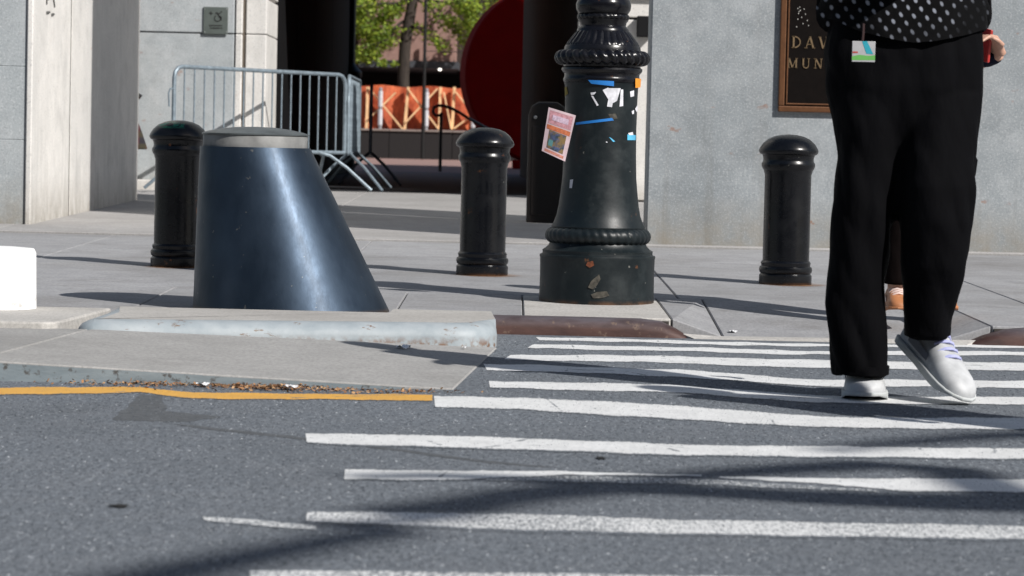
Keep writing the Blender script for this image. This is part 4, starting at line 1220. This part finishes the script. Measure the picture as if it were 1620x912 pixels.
scrap(735, 552, .010, .015, .03, 'tiny white crumb near the rounded corner of the blue nosing', .006)

# rust washed out of the bollard feet onto the paving
t = NT('rust_wash')
xyz = t.sep(); rr0 = t.math('SQRT', t.math('ADD', t.math('MULTIPLY', xyz[0], xyz[0]), t.math('MULTIPLY', xyz[1], xyz[1])))
tr = t.n.new('ShaderNodeBsdfTransparent'); mx = t.n.new('ShaderNodeMixShader')
fac = t.math('MULTIPLY', t.ramp(t.math('ADD', rr0, t.math('MULTIPLY', t.noise(14, 4, .7), .09)), .155, .22, .75, 0), t.ramp(t.noise(5, 3), .35, .6, .2, 1))
t.col(t.mix(t.ramp(t.noise(40, 3), .35, .65), (.22, .10, .04), (.33, .18, .09))).rough(.9)
t.l.new(fac, mx.inputs[0]); t.l.new(tr.outputs[0], mx.inputs[1]); t.l.new(t.b.outputs[0], mx.inputs[2]); t.l.new(mx.outputs[0], t.n['Material Output'].inputs[0])
RUSTW = t.m
for (px, py, dx) in ((762, 437.5, .02), (1246, 452.5, .03), (274, 424.5, 0)):
    p = onground(px, py)
    me = MB().sheet([(.24 * math.cos(a * .2618), .24 * math.sin(a * .2618), .0105 * .24 * math.sin(a * .2618)) for a in range(24)])
    o = obj('rust_stain', me, RUSTW, walk, loc=(p.x + dx, p.y + .10, gz(p.y + .10) + .002))

# ================================================================== PEOPLE
SKIN = plain('skin', (.50, .29, .21), .5, var=.08)
HAIR = plain('dark_hair', (.015, .011, .009), .5)
def cloth_mat(name, c, rough=.85, sheen=.1):
    t = NT(name); n = t.noise(3.2, 4, .6, co=t.mapped((2.2, 2.2, .7))); f = t.noise(300, 2)
    t.col(t.mix(t.ramp(n, .3, .7), [x * .8 for x in c], [x * 1.2 for x in c])).rough(rough).setv(Sheen_Weight=sheen)
    t.b.inputs['Specular IOR Level'].default_value = .06
    t.bump(t.math('ADD', t.math('MULTIPLY', n, 1.5), t.math('MULTIPLY', f, .05)), .4, .02)
    return t.m
TROUSER = cloth_mat('black_trouser_cloth', (.0028, .0028, .0036), sheen=0)
TROUSER2 = cloth_mat('brown_black_trouser_cloth', (.0045, .0028, .0027), sheen=0)
NAVY = cloth_mat('navy_jacket_cloth', (.012, .014, .028), sheen=.05)
EYE = plain('eye_white', (.7, .7, .7), .3)
SHOE_W = plain('white_grey_leather', (.44, .45, .46), .55, var=.25, scale=14)
SHOE_L = plain('lilac_lace', (.40, .42, .68), .6)
SHOE_S = plain('pale_grey_rubber', (.44, .46, .46), .6, var=.12)
SHOE_D = plain('dark_grey_mesh', (.10, .11, .14), .6)
SHOE_T = plain('tan_leather', (.42, .17, .07), .5, var=.15)
SHOE_P = plain('pale_insole', (.66, .52, .47), .6)

def hand(m, w, d, n, side, curl=.6, sc=1.0):
    d = Vector(d).normalized(); n = Vector(n); n = (n - d * n.dot(d)).normalized(); s = d.cross(n) * side
    w = Vector(w)
    for k in (-1, 0, 1):
        m.tube([w + s * .012 * k, w + d * .04 * sc + s * .021 * k * sc, w + d * .088 * sc + s * .026 * k * sc], [.020 * sc, .018 * sc, .014 * sc], 8)
    for i, (o, L) in enumerate(((-.031, .062), (-.011, .074), (.010, .076), (.030, .068))):
        p = w + d * .085 * sc + s * o * sc
        dd = d.copy(); pts = [p - d * .02, p]
        for k in range(3):
            dd = (Matrix.Rotation(0, 3, 'X') @ dd); ang = curl * (1.1 if k else .8)
            dd = (dd * math.cos(ang) + n * math.sin(ang)); n2 = None
            q = pts[-1] + dd * L * sc / 3 * (1.15 - .15 * k)
            pts.append(q)
            # rotate the curl plane along
            dd = dd.normalized()
        m.tube(pts, [.0098 * sc, .0095 * sc, .009 * sc, .0085 * sc, .007 * sc], 8)
    b = w + d * .03 * sc + s * .030 * sc
    m.tube([b - s * .015, b + s * .012 * sc + d * .018 * sc, b + s * .018 * sc + d * .045 * sc + n * .012 * sc, b + s * .012 * sc + d * .068 * sc + n * .026 * sc], [.014 * sc, .0125 * sc, .0105 * sc, .008 * sc], 8)

def body(J, voxel=.008):
    m = MB()
    for i in (0, 1):
        h, k, a = (Vector(J[q][i]) for q in ('hip', 'knee', 'ankle'))
        m.tube([h + Vector((0, 0, .05)), h.lerp(k, .3), h.lerp(k, .7), k, k.lerp(a, .3), k.lerp(a, .7), a, a + Vector((0, 0, -.05))], [.075, .078, .06, .052, .054, .042, .034, .032], 12)
        sh, e, w = (Vector(J[q][i]) for q in ('sho', 'elb', 'wri'))
        m.tube([sh, sh.lerp(e, .3), sh.lerp(e, .7), e, e.lerp(w, .3), e.lerp(w, .75), w], [.050, .048, .041, .036, .037, .028, .024], 12)
        hd_, hn = J['hand'][i]
        hand(m, w, hd_, hn, 1 if i else -1, J.get('curl', (.5, .5))[i])
    p, c = Vector(J['pelvis']), Vector(J['chest']); nk, hd2 = Vector(J['neck']), Vector(J['head'])
    sec = [(p.x, p.y, p.z - .08, .10, .07), (p.x, p.y, p.z, .145, .095)]
    for u, rx, ry in ((.35, .125, .085), (.6, .13, .09), (.85, .15, .10), (1.0, .155, .105)):
        q = p.lerp(c, u); sec.append((q.x, q.y, q.z, rx, ry))
    sec += [(c.x, c.y, c.z + .09, .15, .085), (c.x, c.y, c.z + .15, .10, .065), (nk.x, nk.y, nk.z, .055, .055)]
    m.loft(sec, 24)
    m.tube([nk + Vector((0, 0, -.06)), nk, hd2 + Vector((0, .02, -.06))], [.06, .052, .05], 12)
    m.tube([Vector(J['sho'][0]), c + Vector((0, 0, .12)), Vector(J['sho'][1])], [.05, .07, .05], 10)
    f = J.get('face', -1)
    m.ball(hd2, (.074, .094, .112), 18)
    m.ball(hd2 + Vector((0, f * .028, -.055)), (.055, .062, .058), 14)
    m.tube([hd2 + Vector((0, f * .088, .02)), hd2 + Vector((0, f * .112, -.022)), hd2 + Vector((0, f * .088, -.03))], [.009, .014, .010], 8)
    m.tube([hd2 + Vector((-.024, f * .083, -.056)), hd2 + Vector((0, f * .091, -.055)), hd2 + Vector((.024, f * .083, -.056))], [.005, .009, .005], 8)
    for s in (-1, 1): m.ball(hd2 + Vector((s * .077, 0, -.012)), (.011, .020, .032), 8)
    return remeshed(m, 'body', [SKIN], voxel, 3)
def head_bits(root, J, hair=HAIR):
    hd2 = Vector(J['head']); f = J.get('face', -1)
    m = MB()
    m.ball(hd2 + Vector((0, -f * .018, .022)), (.082, .096, .108), 18)
    m.ball(hd2 + Vector((0, -f * .05, -.04)), (.066, .055, .085), 14)
    obj('hair', remeshed(m, 'hair', [hair], .008, 3), None, root)
    for s in (-1, 1): obj('eye', MB().ball(hd2 + Vector((s * .031, f * .083, .006)), (.013, .012, .009), 10), EYE, root, smooth=True)

def shoe(root, M, mats, name='shoe', L=.285, W=.050):
    """shoe in local space: heel at y=+.09, toe at y=-.195, sole at z=0; mats: upper, sole, lace, side"""
    st = [(0, .030, .075), (.04, .036, .088), (.16, .037, .098), (.30, .037, .098), (.42, .039, .088), (.55, .044, .078), (.68, .048, .067), (.80, .048, .059), (.90, .043, .051), (.965, .031, .041), (1.0, .012, .028)]
    def rings(z0, grow, ztop):
        vs = []; n = 16
        for (u, w, h) in st:
            y = .09 - L * u
            for k in range(n):
                a = math.pi * k / (n - 1)
                cx = math.cos(a); sz = math.sin(a)
                ww = (w + grow); hh = (h if ztop is None else ztop) - z0
                vs.append(M @ Vector((ww * math.copysign(abs(cx) ** .62, cx), y - (grow if u > .9 else -grow if u < .05 else 0), z0 + hh * abs(sz) ** .8)))
        fs = []
        for i in range(len(st) - 1):
            for k in range(n - 1): fs.append((i * n + k, i * n + k + 1, (i + 1) * n + k + 1, (i + 1) * n + k))
            fs.append((i * n + n - 1, i * n, (i + 1) * n, (i + 1) * n + n - 1))
        fs.append(tuple(range(n))); fs.append(tuple((len(st) - 1) * n + k for k in range(n)))
        return MB().add(vs, fs)
    up = obj(name, rings(.016, 0, None), mats[0], root, smooth=True, angle=80)
    sb = MB(); vs = []; n = len(st)
    ol = [(w + .005, .09 - L * u) for u, w, h in st]
    ol[0] = (ol[0][0], .096); ol[-1] = (.014, .09 - L - .006)
    poly = [(x, y) for x, y in ol] + [(-x, y) for x, y in reversed(ol)]
    vs = [M @ Vector((x, y, 0.0 + (.012 if y < -.15 else 0))) for x, y in poly] + [M @ Vector((x, y, .021)) for x, y in poly]
    k = len(poly)
    sb.add(vs, [tuple(range(k)), tuple(range(2 * k - 1, k - 1, -1))] + [(i, (i + 1) % k, k + (i + 1) % k, k + i) for i in range(k)])
    obj('sole', sb, mats[1], up, bevel=.004)
    for j, y in enumerate((-.022, -.046, -.070, -.094)):
        z = interp([(.09 - L * q_[0], q_[2]) for q_ in reversed(st)], y) + .002
        obj('lace', MB().tube([M @ Vector((-.029, y + .004, z - .014)), M @ Vector((-.016, y - .001, z - .001)), M @ Vector((0, y - .004, z + .003)), M @ Vector((.016, y - .001, z - .001)), M @ Vector((.029, y + .004, z - .014))], .0052, 6), mats[2], up, smooth=True)
    for s in (-1, 1):
        q = [M @ Vector((s * (.0415 + .004 * (i % 3 > 0)), .04 - .05 * i, z)) for i in range(3) for z in (.034, .062 - .006 * i)]
        obj('side_panel', MB().add(q, [(0, 2, 3, 1), (2, 4, 5, 3)]), mats[3], up)
    return up
def rel(p, root): return Vector(p) - Vector(root.location)

# ---- pedestrian in wide black trousers stepping through the crosswalk
PY = 8.38
f0 = on(1375, 634, 0)
P1 = thing('person', 'pedestrian in wide black trousers, dotted black blouse and white sneakers on the crosswalk', 'person', (1.135, PY, 0))
L1 = lambda px, py, dy=0.0: at(px, py, PY + dy) - P1.location
J1 = dict(hip=[L1(1388, 112), L1(1476, 112)], knee=[L1(1368, 360, -.03), L1(1488, 320, -.10)], ankle=[L1(1373, 588, .02), L1(1462, 545, .06)],
          pelvis=L1(1432, 85), chest=L1(1432, -110), neck=L1(1432, -210), head=L1(1432, -275),
          sho=[L1(1342, -140), L1(1524, -140)], elb=[L1(1322, 12, .02), L1(1538, 15, .02)], wri=[L1(1372, -70, -.22), L1(1496, -75, -.22)],
          hand=[((.3, -.5, .6), (.6, 0, -.4)), ((-.3, -.5, .6), (-.6, 0, -.4))])
obj('body', body(J1), None, P1)
head_bits(P1, J1)
s1_ = PY / FPX
m = MB()
def secs(lst, ry, dyf): return [(*L1(cx, cy, dyf(cy))[:2], L1(cx, cy)[2], hw * s1_, r) for (cx, cy, hw), r in zip(lst, ry)]
pel = [(1432, 0, 106), (1431, 40, 119), (1430, 90, 126), (1430, 140, 125), (1431, 185, 117), (1432, 225, 101)]
pel += [(1428, 262, 66), (1424, 285, 30)]
m.loft(secs(pel, [.11, .125, .14, .14, .125, .105, .085, .05], lambda y: 0), 28, power=2.4)
la = [(1374, 150, 62), (1372, 200, 55), (1372, 250, 49), (1366, 330, 49), (1357, 420, 47), (1352, 480, 47.5), (1357, 540, 45), (1361, 580, 44), (1362, 594, 44)]
m.loft(secs(la, [.125, .12, .105, .10, .095, .095, .095, .095, .095], lambda y: -.03 * math.sin(max(0, (y - 150)) / 140)), 28, power=2.3)
lb_ = [(1490, 150, 64), (1486, 200, 60), (1483, 250, 58), (1484, 295, 60), (1481, 350, 57), (1475, 420, 50), (1470, 480, 42), (1468, 520, 37), (1467, 533, 36)]
m.loft(secs(lb_, [.125, .12, .115, .115, .105, .095, .085, .08, .08], lambda y: -.10 * math.sin(max(0, (y - 150)) / 125) if y < 540 else 0), 28, power=2.3)
from mathutils import noise as mnoise
def folds(me, amp, sx, sz):
    me.calc_loop_triangles()
    nrm = [v.normal.copy() for v in me.vertices]
    for v, n_ in zip(me.vertices, nrm):
        q = Vector((v.co.x * sx + v.co.z * 3, v.co.y * sx, v.co.z * sz))
        v.co += n_ * amp * (abs(mnoise.noise(q)) * 2 - .6 + .5 * mnoise.noise(q * 2.3))
    me.update(); return me
obj('trousers', folds(remeshed(m, 'trousers', [TROUSER], .009, 4), .009, 9, 3.2), None, P1)
for lst, y0, hw_ in ((la, 594, 43.5), (lb_, 532, 35.5)):
    cx_ = lst[-1][0]; c_ = L1(cx_, y0 - 3)
    yo = secs([lst[-1]], [.1], (lambda y: -.03 * math.sin((y - 150) / 140)) if y0 == 594 else (lambda y: -.10 * math.sin((y - 150) / 125)))[0][1]
    obj('hem', MB().loft([(c_.x, yo, c_.z, hw_ * s1_, .098 if y0 == 594 else .083), (c_.x, yo, c_.z + .025, hw_ * s1_ + .001, .099 if y0 == 594 else .084)], 28, power=2.3), TROUSER, P1, smooth=True)
# side fold of cloth hanging behind the knee
m = MB(); q = [L1(1532, 238, .06), L1(1537, 255, .07), L1(1535, 275, .07), L1(1528, 290, .05)]
m.tube(q, [.012, .019, .017, .008], 10); obj('trouser_fold', m, TROUSER, P1, smooth=True)
# blouse with hem
t = NT('dotted_black_blouse')
co = t.mapped((37, 37, 31), rot=(0, R(40), 0))
xyz = t.sep(co)
row = t.math('FLOOR', xyz[2]); stag = t.math('MULTIPLY', t.math('MODULO', row, 2.0), .0)
fx = t.math('SUBTRACT', t.math('FRACT', t.math('ADD', xyz[0], stag)), .5); fz = t.math('SUBTRACT', t.math('FRACT', xyz[2]), .5)
dd = t.math('SQRT', t.math('ADD', t.math('MULTIPLY', t.math('MULTIPLY', fx, fx), 2.4), t.math('MULTIPLY', fz, fz)))
nz = t.math('MULTIPLY', t.noise(60, 3), .22)
dot = t.ramp(t.math('ADD', dd, nz), .26, .42, 1, 0)
fold = t.noise(4, 3)  # dots dimmed patch by patch, fold shading put into their colour
t.col(t.mix(t.math('MULTIPLY', dot, t.ramp(fold, .42, .58, .03, 1)), (.003, .003, .0035), (.26, .28, .33))).rough(.9).setv(Specular_IOR_Level=.1)
t.bump(t.noise(5, 4, .6), .6, .03); BLOUSE = t.m
hem = [(1300, 26), (1350, 52), (1395, 64), (1430, 71), (1470, 68), (1520, 58), (1566, 44)]
vs = []; fs = []; seg = 48
bl = [(None, 130, .155), (-10, 128, .15), (-60, 112, .14), (-110, 112, .145), (-150, 108, .13), (-185, 70, .10), (-205, 40, .065)]
for (yy, hw, ry) in bl:
    for k in range(seg):
        a = 2 * math.pi * k / seg
        wv = 1 + .018 * math.sin(a * 9 + (yy or 0) * .02)
        px = 1434 + hw * math.cos(a) * wv
        py = interp(hem, px) if yy is None else yy
        if yy is None and math.sin(a) > 0: py -= 10
        v = L1(px, py); vs.append((v.x, ry * math.sin(a) * wv + v.y, v.z))
for i in range(len(bl) - 1):
    for k in range(seg):
        k2 = (k + 1) % seg
        fs.append((i * seg + k, i * seg + k2, (i + 1) * seg + k2, (i + 1) * seg + k))
obj('blouse', MB().add(vs, fs), BLOUSE, P1, smooth=True, angle=80)
for i in (0, 1):
    sh, e, w = (Vector(J1[q][i]) for q in ('sho', 'elb', 'wri'))
    obj('sleeve', MB().tube([sh, sh.lerp(e, .4), sh.lerp(e, .8), e + (e - sh).normalized() * .02, e.lerp(w, .35), e.lerp(w, .7)], [.062, .062, .060, .058, .052, .048], 16), BLOUSE, P1, smooth=True)
# shoes
fa_ = rel(on(1374, 629, 0), P1)
MA = Matrix.Translation((fa_.x, fa_.y + .12, .0)) @ Matrix.Rotation(R(-6), 4, 'Z') @ Matrix.Scale(1.28, 4)
shoe(P1, MA, (SHOE_W, SHOE_S, SHOE_L, SHOE_W), L=.30)
ta = L1(1466, 560, .05)
MBm = Matrix.Translation((ta.x - .010, ta.y - .01, ta.z - .026)) @ Matrix.Rotation(R(24), 4, 'Z') @ Matrix.Rotation(R(26), 4, 'X') @ Matrix.Rotation(R(10), 4, 'Y') @ Matrix.Scale(1.22, 4)
shoe(P1, MBm, (SHOE_W, SHOE_S, SHOE_L, SHOE_D), L=.29)

# identity badge hanging at the waist
bw0 = at(1347.5, 98, PY - .175); bw1 = at(1385, 66, PY - .175)
bd = thing('badge', 'white identity badge with teal and green print hanging below the dotted blouse', 'badge', ((bw0.x + bw1.x) / 2, PY - .175, bw0.z))
W_, H_ = bw1.x - bw0.x, bw1.z - bw0.z
def bpatch(name, pts, d, mat): obj(name, MB().add([((u - .5) * W_, -.0015 - d, v * H_) for u, v in pts], [tuple(range(len(pts)))]), mat, bd)
obj('card', MB().box(-W_ / 2, W_ / 2, -.0015, .0015, 0, H_), plain('white_badge_plastic', (.42, .42, .43), .35), bd, bevel=.001)
bpatch('printed_shape', [(.42, 1), (.64, 1), (.92, .38), (.62, .40)], .0006, plain('teal_badge_print', (.03, .33, .42), .4))
bpatch('printed_shape', [(.0, .08), (1, .10), (1, .34), (.72, .30), (.3, .34), (0, .26)], .0004, plain('green_badge_print', (.14, .42, .10), .4))
bpatch('printed_shape', [(.02, .42), (.25, .42), (.25, .50), (.02, .50)], .0006, plain('red_badge_print', (.45, .08, .07), .4))
obj('clip', MB().tube([(-.004, .002, H_ - .004), (-.002, .006, H_ + .02), (0, .02, H_ + .05)], .004, 6), plain('dark_red_strap', (.02, .003, .003), .8), bd, smooth=True)

# ---- pedestrian behind, mostly hidden
def simple_person(name, label, loc, rotz, J, top, bottom, shoes, sleeve_r=.055, leg_r=(.095, .08, .065), hem=.02, voxel=.008, coat=None):
    P = thing(name, label, 'person', loc, rotz)
    obj('body', body(J, voxel), None, P); head_bits(P, J)
    m = MB()
    p = Vector(J['pelvis'])
    m.loft([(p.x, p.y, p.z - .10, .15, .11), (p.x, p.y, p.z, .175, .125), (p.x, p.y, p.z + .10, .16, .115)], 24)
    for i in (0, 1):
        h, k, a = (Vector(J[q][i]) for q in ('hip', 'knee', 'ankle'))
        m.tube([h + Vector((0, 0, .03)), h.lerp(k, .5), k, k.lerp(a, .5), a + Vector((0, 0, hem))], [leg_r[0] + .005, leg_r[0], leg_r[1], leg_r[2], leg_r[2]], 16)
    obj('trousers', remeshed(m, 'trousers', [bottom], .012, 4), None, P)
    m = MB(); c = Vector(J['chest'])
    if coat is None:
        lo_ = [(p.x, p.y, p.z - .06, .185, .14)]
    else: lo_ = coat
    sec = lo_ + [(q.x, q.y, q.z, rx, ry) for q, rx, ry in ((p.lerp(c, .35), .16, .12), (p.lerp(c, .7), .175, .125), (c, .185, .13), (c + Vector((0, 0, .09)), .17, .11), (c + Vector((0, 0, .16)), .09, .08))]
    m.loft(sec, 28)
    for i in (0, 1):
        sh, e, w = (Vector(J[q][i]) for q in ('sho', 'elb', 'wri'))
        m.tube([sh, sh.lerp(e, .5), e, e.lerp(w, .5), e.lerp(w, .95)], [sleeve_r + .012, sleeve_r + .005, sleeve_r, sleeve_r - .005, sleeve_r - .012], 14)
    obj('jacket' if coat is None else 'coat', remeshed(m, 'jacket', [top], .011, 4), None, P)
    for i in (0, 1):
        a = Vector(J['ankle'][i])
        M = Matrix.Translation((a.x, a.y + J.get('toe', -1) * .0, max(0, a.z - .085))) @ Matrix.Rotation(0 if J.get('face', -1) < 0 else math.pi, 4, 'Z')
        shoe(P, M, shoes, L=.27)
    return P
P2loc = Vector((at(1462, 480, 11.45).x, 11.45, gz(11.45)))
L2 = lambda px, py, dy=0.0: at(px, py, 11.45 + dy) - P2loc
J2 = dict(hip=[L2(1430, 150), L2(1496, 150)], knee=[L2(1425, 310, -.05), L2(1500, 310, .0)], ankle=[L2(1417, 457, -.02), L2(1489, 456, .12)],
          pelvis=L2(1463, 135), chest=L2(1463, -10), neck=L2(1463, -85), head=L2(1463, -135),
          sho=[L2(1398, -38), L2(1528, -38)], elb=[L2(1390, 80, .04), L2(1540, 98, .05)], wri=[L2(1405, 150, -.15), L2(1582, 87, -.08)],
          hand=[((0, -.3, -1), (1, 0, 0)), ((-.5, -.3, .75), (-.75, -.5, -.5))], curl=(.4, 1.0))
P2 = simple_person('person', 'pedestrian in dark navy jacket and tan shoes hidden behind the crosswalk pedestrian', P2loc, 0, J2, NAVY, TROUSER2, (SHOE_T, SHOE_T, SHOE_P, SHOE_P), leg_r=(.09, .075, .06), voxel=.006, sleeve_r=.044)
# red phone in the hand
ph0 = L2(1563, 46, -.095) + P2loc; ph1 = L2(1557, 98, -.075) + P2loc
v = ph1 - ph0
phn = thing('phone', 'slim red phone gripped in the raised hand at the right', 'phone', ph1)
M = Matrix.Translation(ph0 - ph1) @ v.to_track_quat('Z', 'Y').to_matrix().to_4x4()
obj('case', MB().box(-.006, .006, -.034, .034, 0, v.length, M), plain('red_phone_case', (.42, .035, .03), .4), phn, bevel=.004)
obj('screen', MB().box(-.0072, -.0062, -.030, .030, .006, v.length - .006, M), SINK, phn)

# ---- pedestrian in a plaid coat, hidden by the left pier
t = NT('plaid_coat_cloth')
co = t.sep(t.mapped((9, 9, 9)))
sx = t.math('FRACT', co[0]); szz = t.math('FRACT', co[2])
c = t.mix(t.ramp(sx, .45, .5), (.012, .010, .016), (.055, .012, .016))
c = t.mix(t.math('MULTIPLY', t.ramp(szz, .5, .55), .5), c, (.05, .042, .012))
t.col(c).rough(.9); PLAID = t.m
P3loc = Vector((at(164, 285, 26.5).x, 26.52, .333))
L3 = lambda px, py, dy=0.0: at(px, py, 26.52 + dy) - P3loc
J3 = dict(hip=[(-.09, 0, .86), (.09, 0, .86)], knee=[(-.09, -.02, .48), (.10, -.02, .48)], ankle=[(-.10, .02, .09), (.115, .02, .09)],
          pelvis=(0, 0, .92), chest=(0, 0, 1.28), neck=(0, 0, 1.46), head=(0, 0, 1.60),
          sho=[(-.17, 0, 1.38), (.17, 0, 1.38)], elb=[(-.24, .02, 1.12), (.20, .03, 1.08)], wri=[(-.2, -.1, .9), (.13, -.16, .84)],
          hand=[((0, -.4, -.8), (1, 0, 0)), ((.0, -.4, -.8), (-1, 0, 0))])
P3 = simple_person('person', 'pedestrian in flared plaid coat almost hidden behind the left stone pier', P3loc, 0, J3, PLAID, TROUSER2, (SHOE_W, SHOE_S, SHOE_W, SHOE_W), coat=[(.03, 0, .28, .375, .17), (.02, 0, .45, .325, .155), (0, 0, .74, .22, .13)], voxel=.012)
kn = L3(219, 153)
umb = thing('umbrella_handle', 'dark knobbed handle sticking out beside the left stone pier', 'umbrella', Vector((L3(213, 160).x - .05, -.1, .75)) + P3loc)
o_ = umb.location - P3loc
obj('handle', MB().tube([Vector((kn.x - .01, kn.y, kn.z - .02)) - o_ + Vector((0, -.1 - kn.y, 0)), (kn.x - o_.x + .015, 0, kn.z - o_.z + .005), (kn.x - o_.x + .035, 0, kn.z - o_.z - .01)], [.02, .03, .026], 10), BLACK_FLAT, umb, smooth=True)
obj('canopy', MB().tube([(kn.x - o_.x - .01, 0, kn.z - o_.z - .01), (-.02, 0, .1), (-.05, 0, -.35)], [.014, .035, .012], 10), BLACK_FLAT, umb, smooth=True)

# ---- pedestrian just outside the frame, whose shadow crosses the stripes
J4 = dict(hip=[(-.09, 0, .88), (.09, 0, .88)], knee=[(-.10, -.06, .50), (.10, .03, .48)], ankle=[(-.10, -.12, .10), (.10, .25, .12)],
          pelvis=(0, 0, .95), chest=(0, 0, 1.32), neck=(0, 0, 1.50), head=(0, 0, 1.64),
          sho=[(-.18, 0, 1.42), (.18, 0, 1.42)], elb=[(-.25, .06, 1.14), (.25, -.06, 1.14)], wri=[(-.24, -.05, .90), (.24, -.2, .92)],
          hand=[((0, -.3, -1), (1, 0, 0)), ((0, -.3, -1), (-1, 0, 0))])
simple_person('person', 'pedestrian in navy jacket walking just outside the right edge', (2.08, 7.08, 0), 0, J4, NAVY, TROUSER, (SHOE_W, SHOE_S, SHOE_L, SHOE_D), voxel=.012)

# ---- added tree unseen behind the camera, limbs shaped to cast the road's shadow bands
def caster(px, py, hgt):
    p = on(px, py, 0); k = hgt / -SUND.z
    return p - SUND * k
st_ = thing('added_shadow_tree', 'added tall tree unseen behind the viewer, limbs shaped to cast shadows on the road', 'tree', (14.0, -6.0, 0))
L5 = lambda px, py, h: caster(px, py, h) - Vector(st_.location)
m = MB(); r5 = random.Random(9)
m.tube([(0, 0, 0), (-.1, .1, 2), (.05, 0, 4), (-.15, .2, 6.2), (-.4, .4, 8), (-.5, .3, 10.5), (-.3, .2, 13)], [.30, .24, .22, .20, .17, .12, .05], 14)
k1 = Vector((-.2, .25, 6.6)); k2 = Vector((-.4, .4, 8))
def limb_shadow(start, pts, h0, h1, r0, r1):
    q = [start] + [L5(px, py, h0 + (h1 - h0) * i / (len(pts) - 1)) for i, (px, py) in enumerate(pts)]
    n_ = len(q); m.tube(q, [r0 + (r1 - r0) * i / (n_ - 1) for i in range(n_)], 10)
    return q
qa = limb_shadow(k1, [(2600, 830), (2050, 812), (1620, 797), (1450, 794), (1250, 786), (1080, 776), (950, 772), (840, 782), (700, 803), (600, 812)], 6.0, 6.6, .15, .055)
qb = limb_shadow(qa[6], [(960, 766), (820, 758), (680, 753), (560, 755)], 6.4, 6.8, .075, .035)
qc = limb_shadow(qa[3], [(1500, 742), (1380, 735), (1250, 742), (1120, 752), (1000, 764)], 6.2, 6.5, .085, .05)
gp = [(6.2, -.6), (4.0, .6), (2.2, 1.5), (.8, 2.3), (-.2, 3.1), (-.85, 3.75), (-.98, 4.3)] + [tuple(on(x, y, 0)[:2]) for x, y in ((120, 945), (250, 912), (400, 880), (520, 856), (640, 838))]
q = [k1] + [Vector((gx, gy, 0)) - SUND * ((6.4 + .04 * i) / -SUND.z) - Vector(st_.location) for i, (gx, gy) in enumerate(gp)]
m.tube(q, [.10 - .0045 * i for i in range(len(q))], 10)
qe = limb_shadow(k2, [(2300, 700), (1900, 690), (1700, 686), (1560, 690), (1400, 703), (1300, 716)], 7.4, 7.8, .10, .03)
qf = limb_shadow(qa[8], [(700, 818), (600, 828), (500, 832)], 6.5, 6.7, .05, .03)
ends5 = []
for j in range(16):
    a = j * 2.39996; e = Vector((1.5 + 2.4 * math.cos(a), -1.2 + 2.4 * math.sin(a), 9.5 + (j % 6) * .9))
    ends5 += limb(m, (-.4, .35, 8 + .25 * j), e, .07, .015, r5)[3:]
obj('trunk', m, BARK, st_, smooth=True)
m = MB()
for q in ends5: leaves(m, q, (.6, .6, .45), 60, .14, r5)
obj('crown', m, [LEAF1, LEAF2], st_)

# ---- added unseen buildings behind the viewer, put in to darken sky fill and reflections
NEARB = plain('brown_grey_masonry', (.13, .115, .10), .9, scale=2)
NEARG = plain('dark_window_glass', (.01, .012, .014), .25)
def added_row_building(x0, x1, hgt, lab):
    o = thing('added_row_building', lab, 'building', ((x0 + x1) / 2, -27, 0))
    w = (x1 - x0) / 2
    obj('wall', MB().box(-w, w, -6, 0, 0, hgt), NEARB, o)
    me = MB().box(-.6, .6, -.02, .03, 0, 1.8).mesh('window', [NEARG]); ml = MB().box(-.75, .75, -.02, .12, -.12, 0).mesh('sill', [NEARB])
    n = int(2 * w / 2.6)
    for r in range(int((hgt - 2) / 3.4)):
        for k in range(n):
            p = obj('window', me, None, o, loc=(-w + 1.3 + k * 2.6, .012, 1.2 + r * 3.4))
            obj('sill', ml, None, p)
added_row_building(-46, -16, 19, 'left of the three added, unseen masonry buildings behind the viewer')
added_row_building(-15.9, 13, 21, 'middle one of the three added, unseen masonry buildings behind the viewer')
added_row_building(13.1, 44, 18, 'right of the three added, unseen masonry buildings behind the viewer')
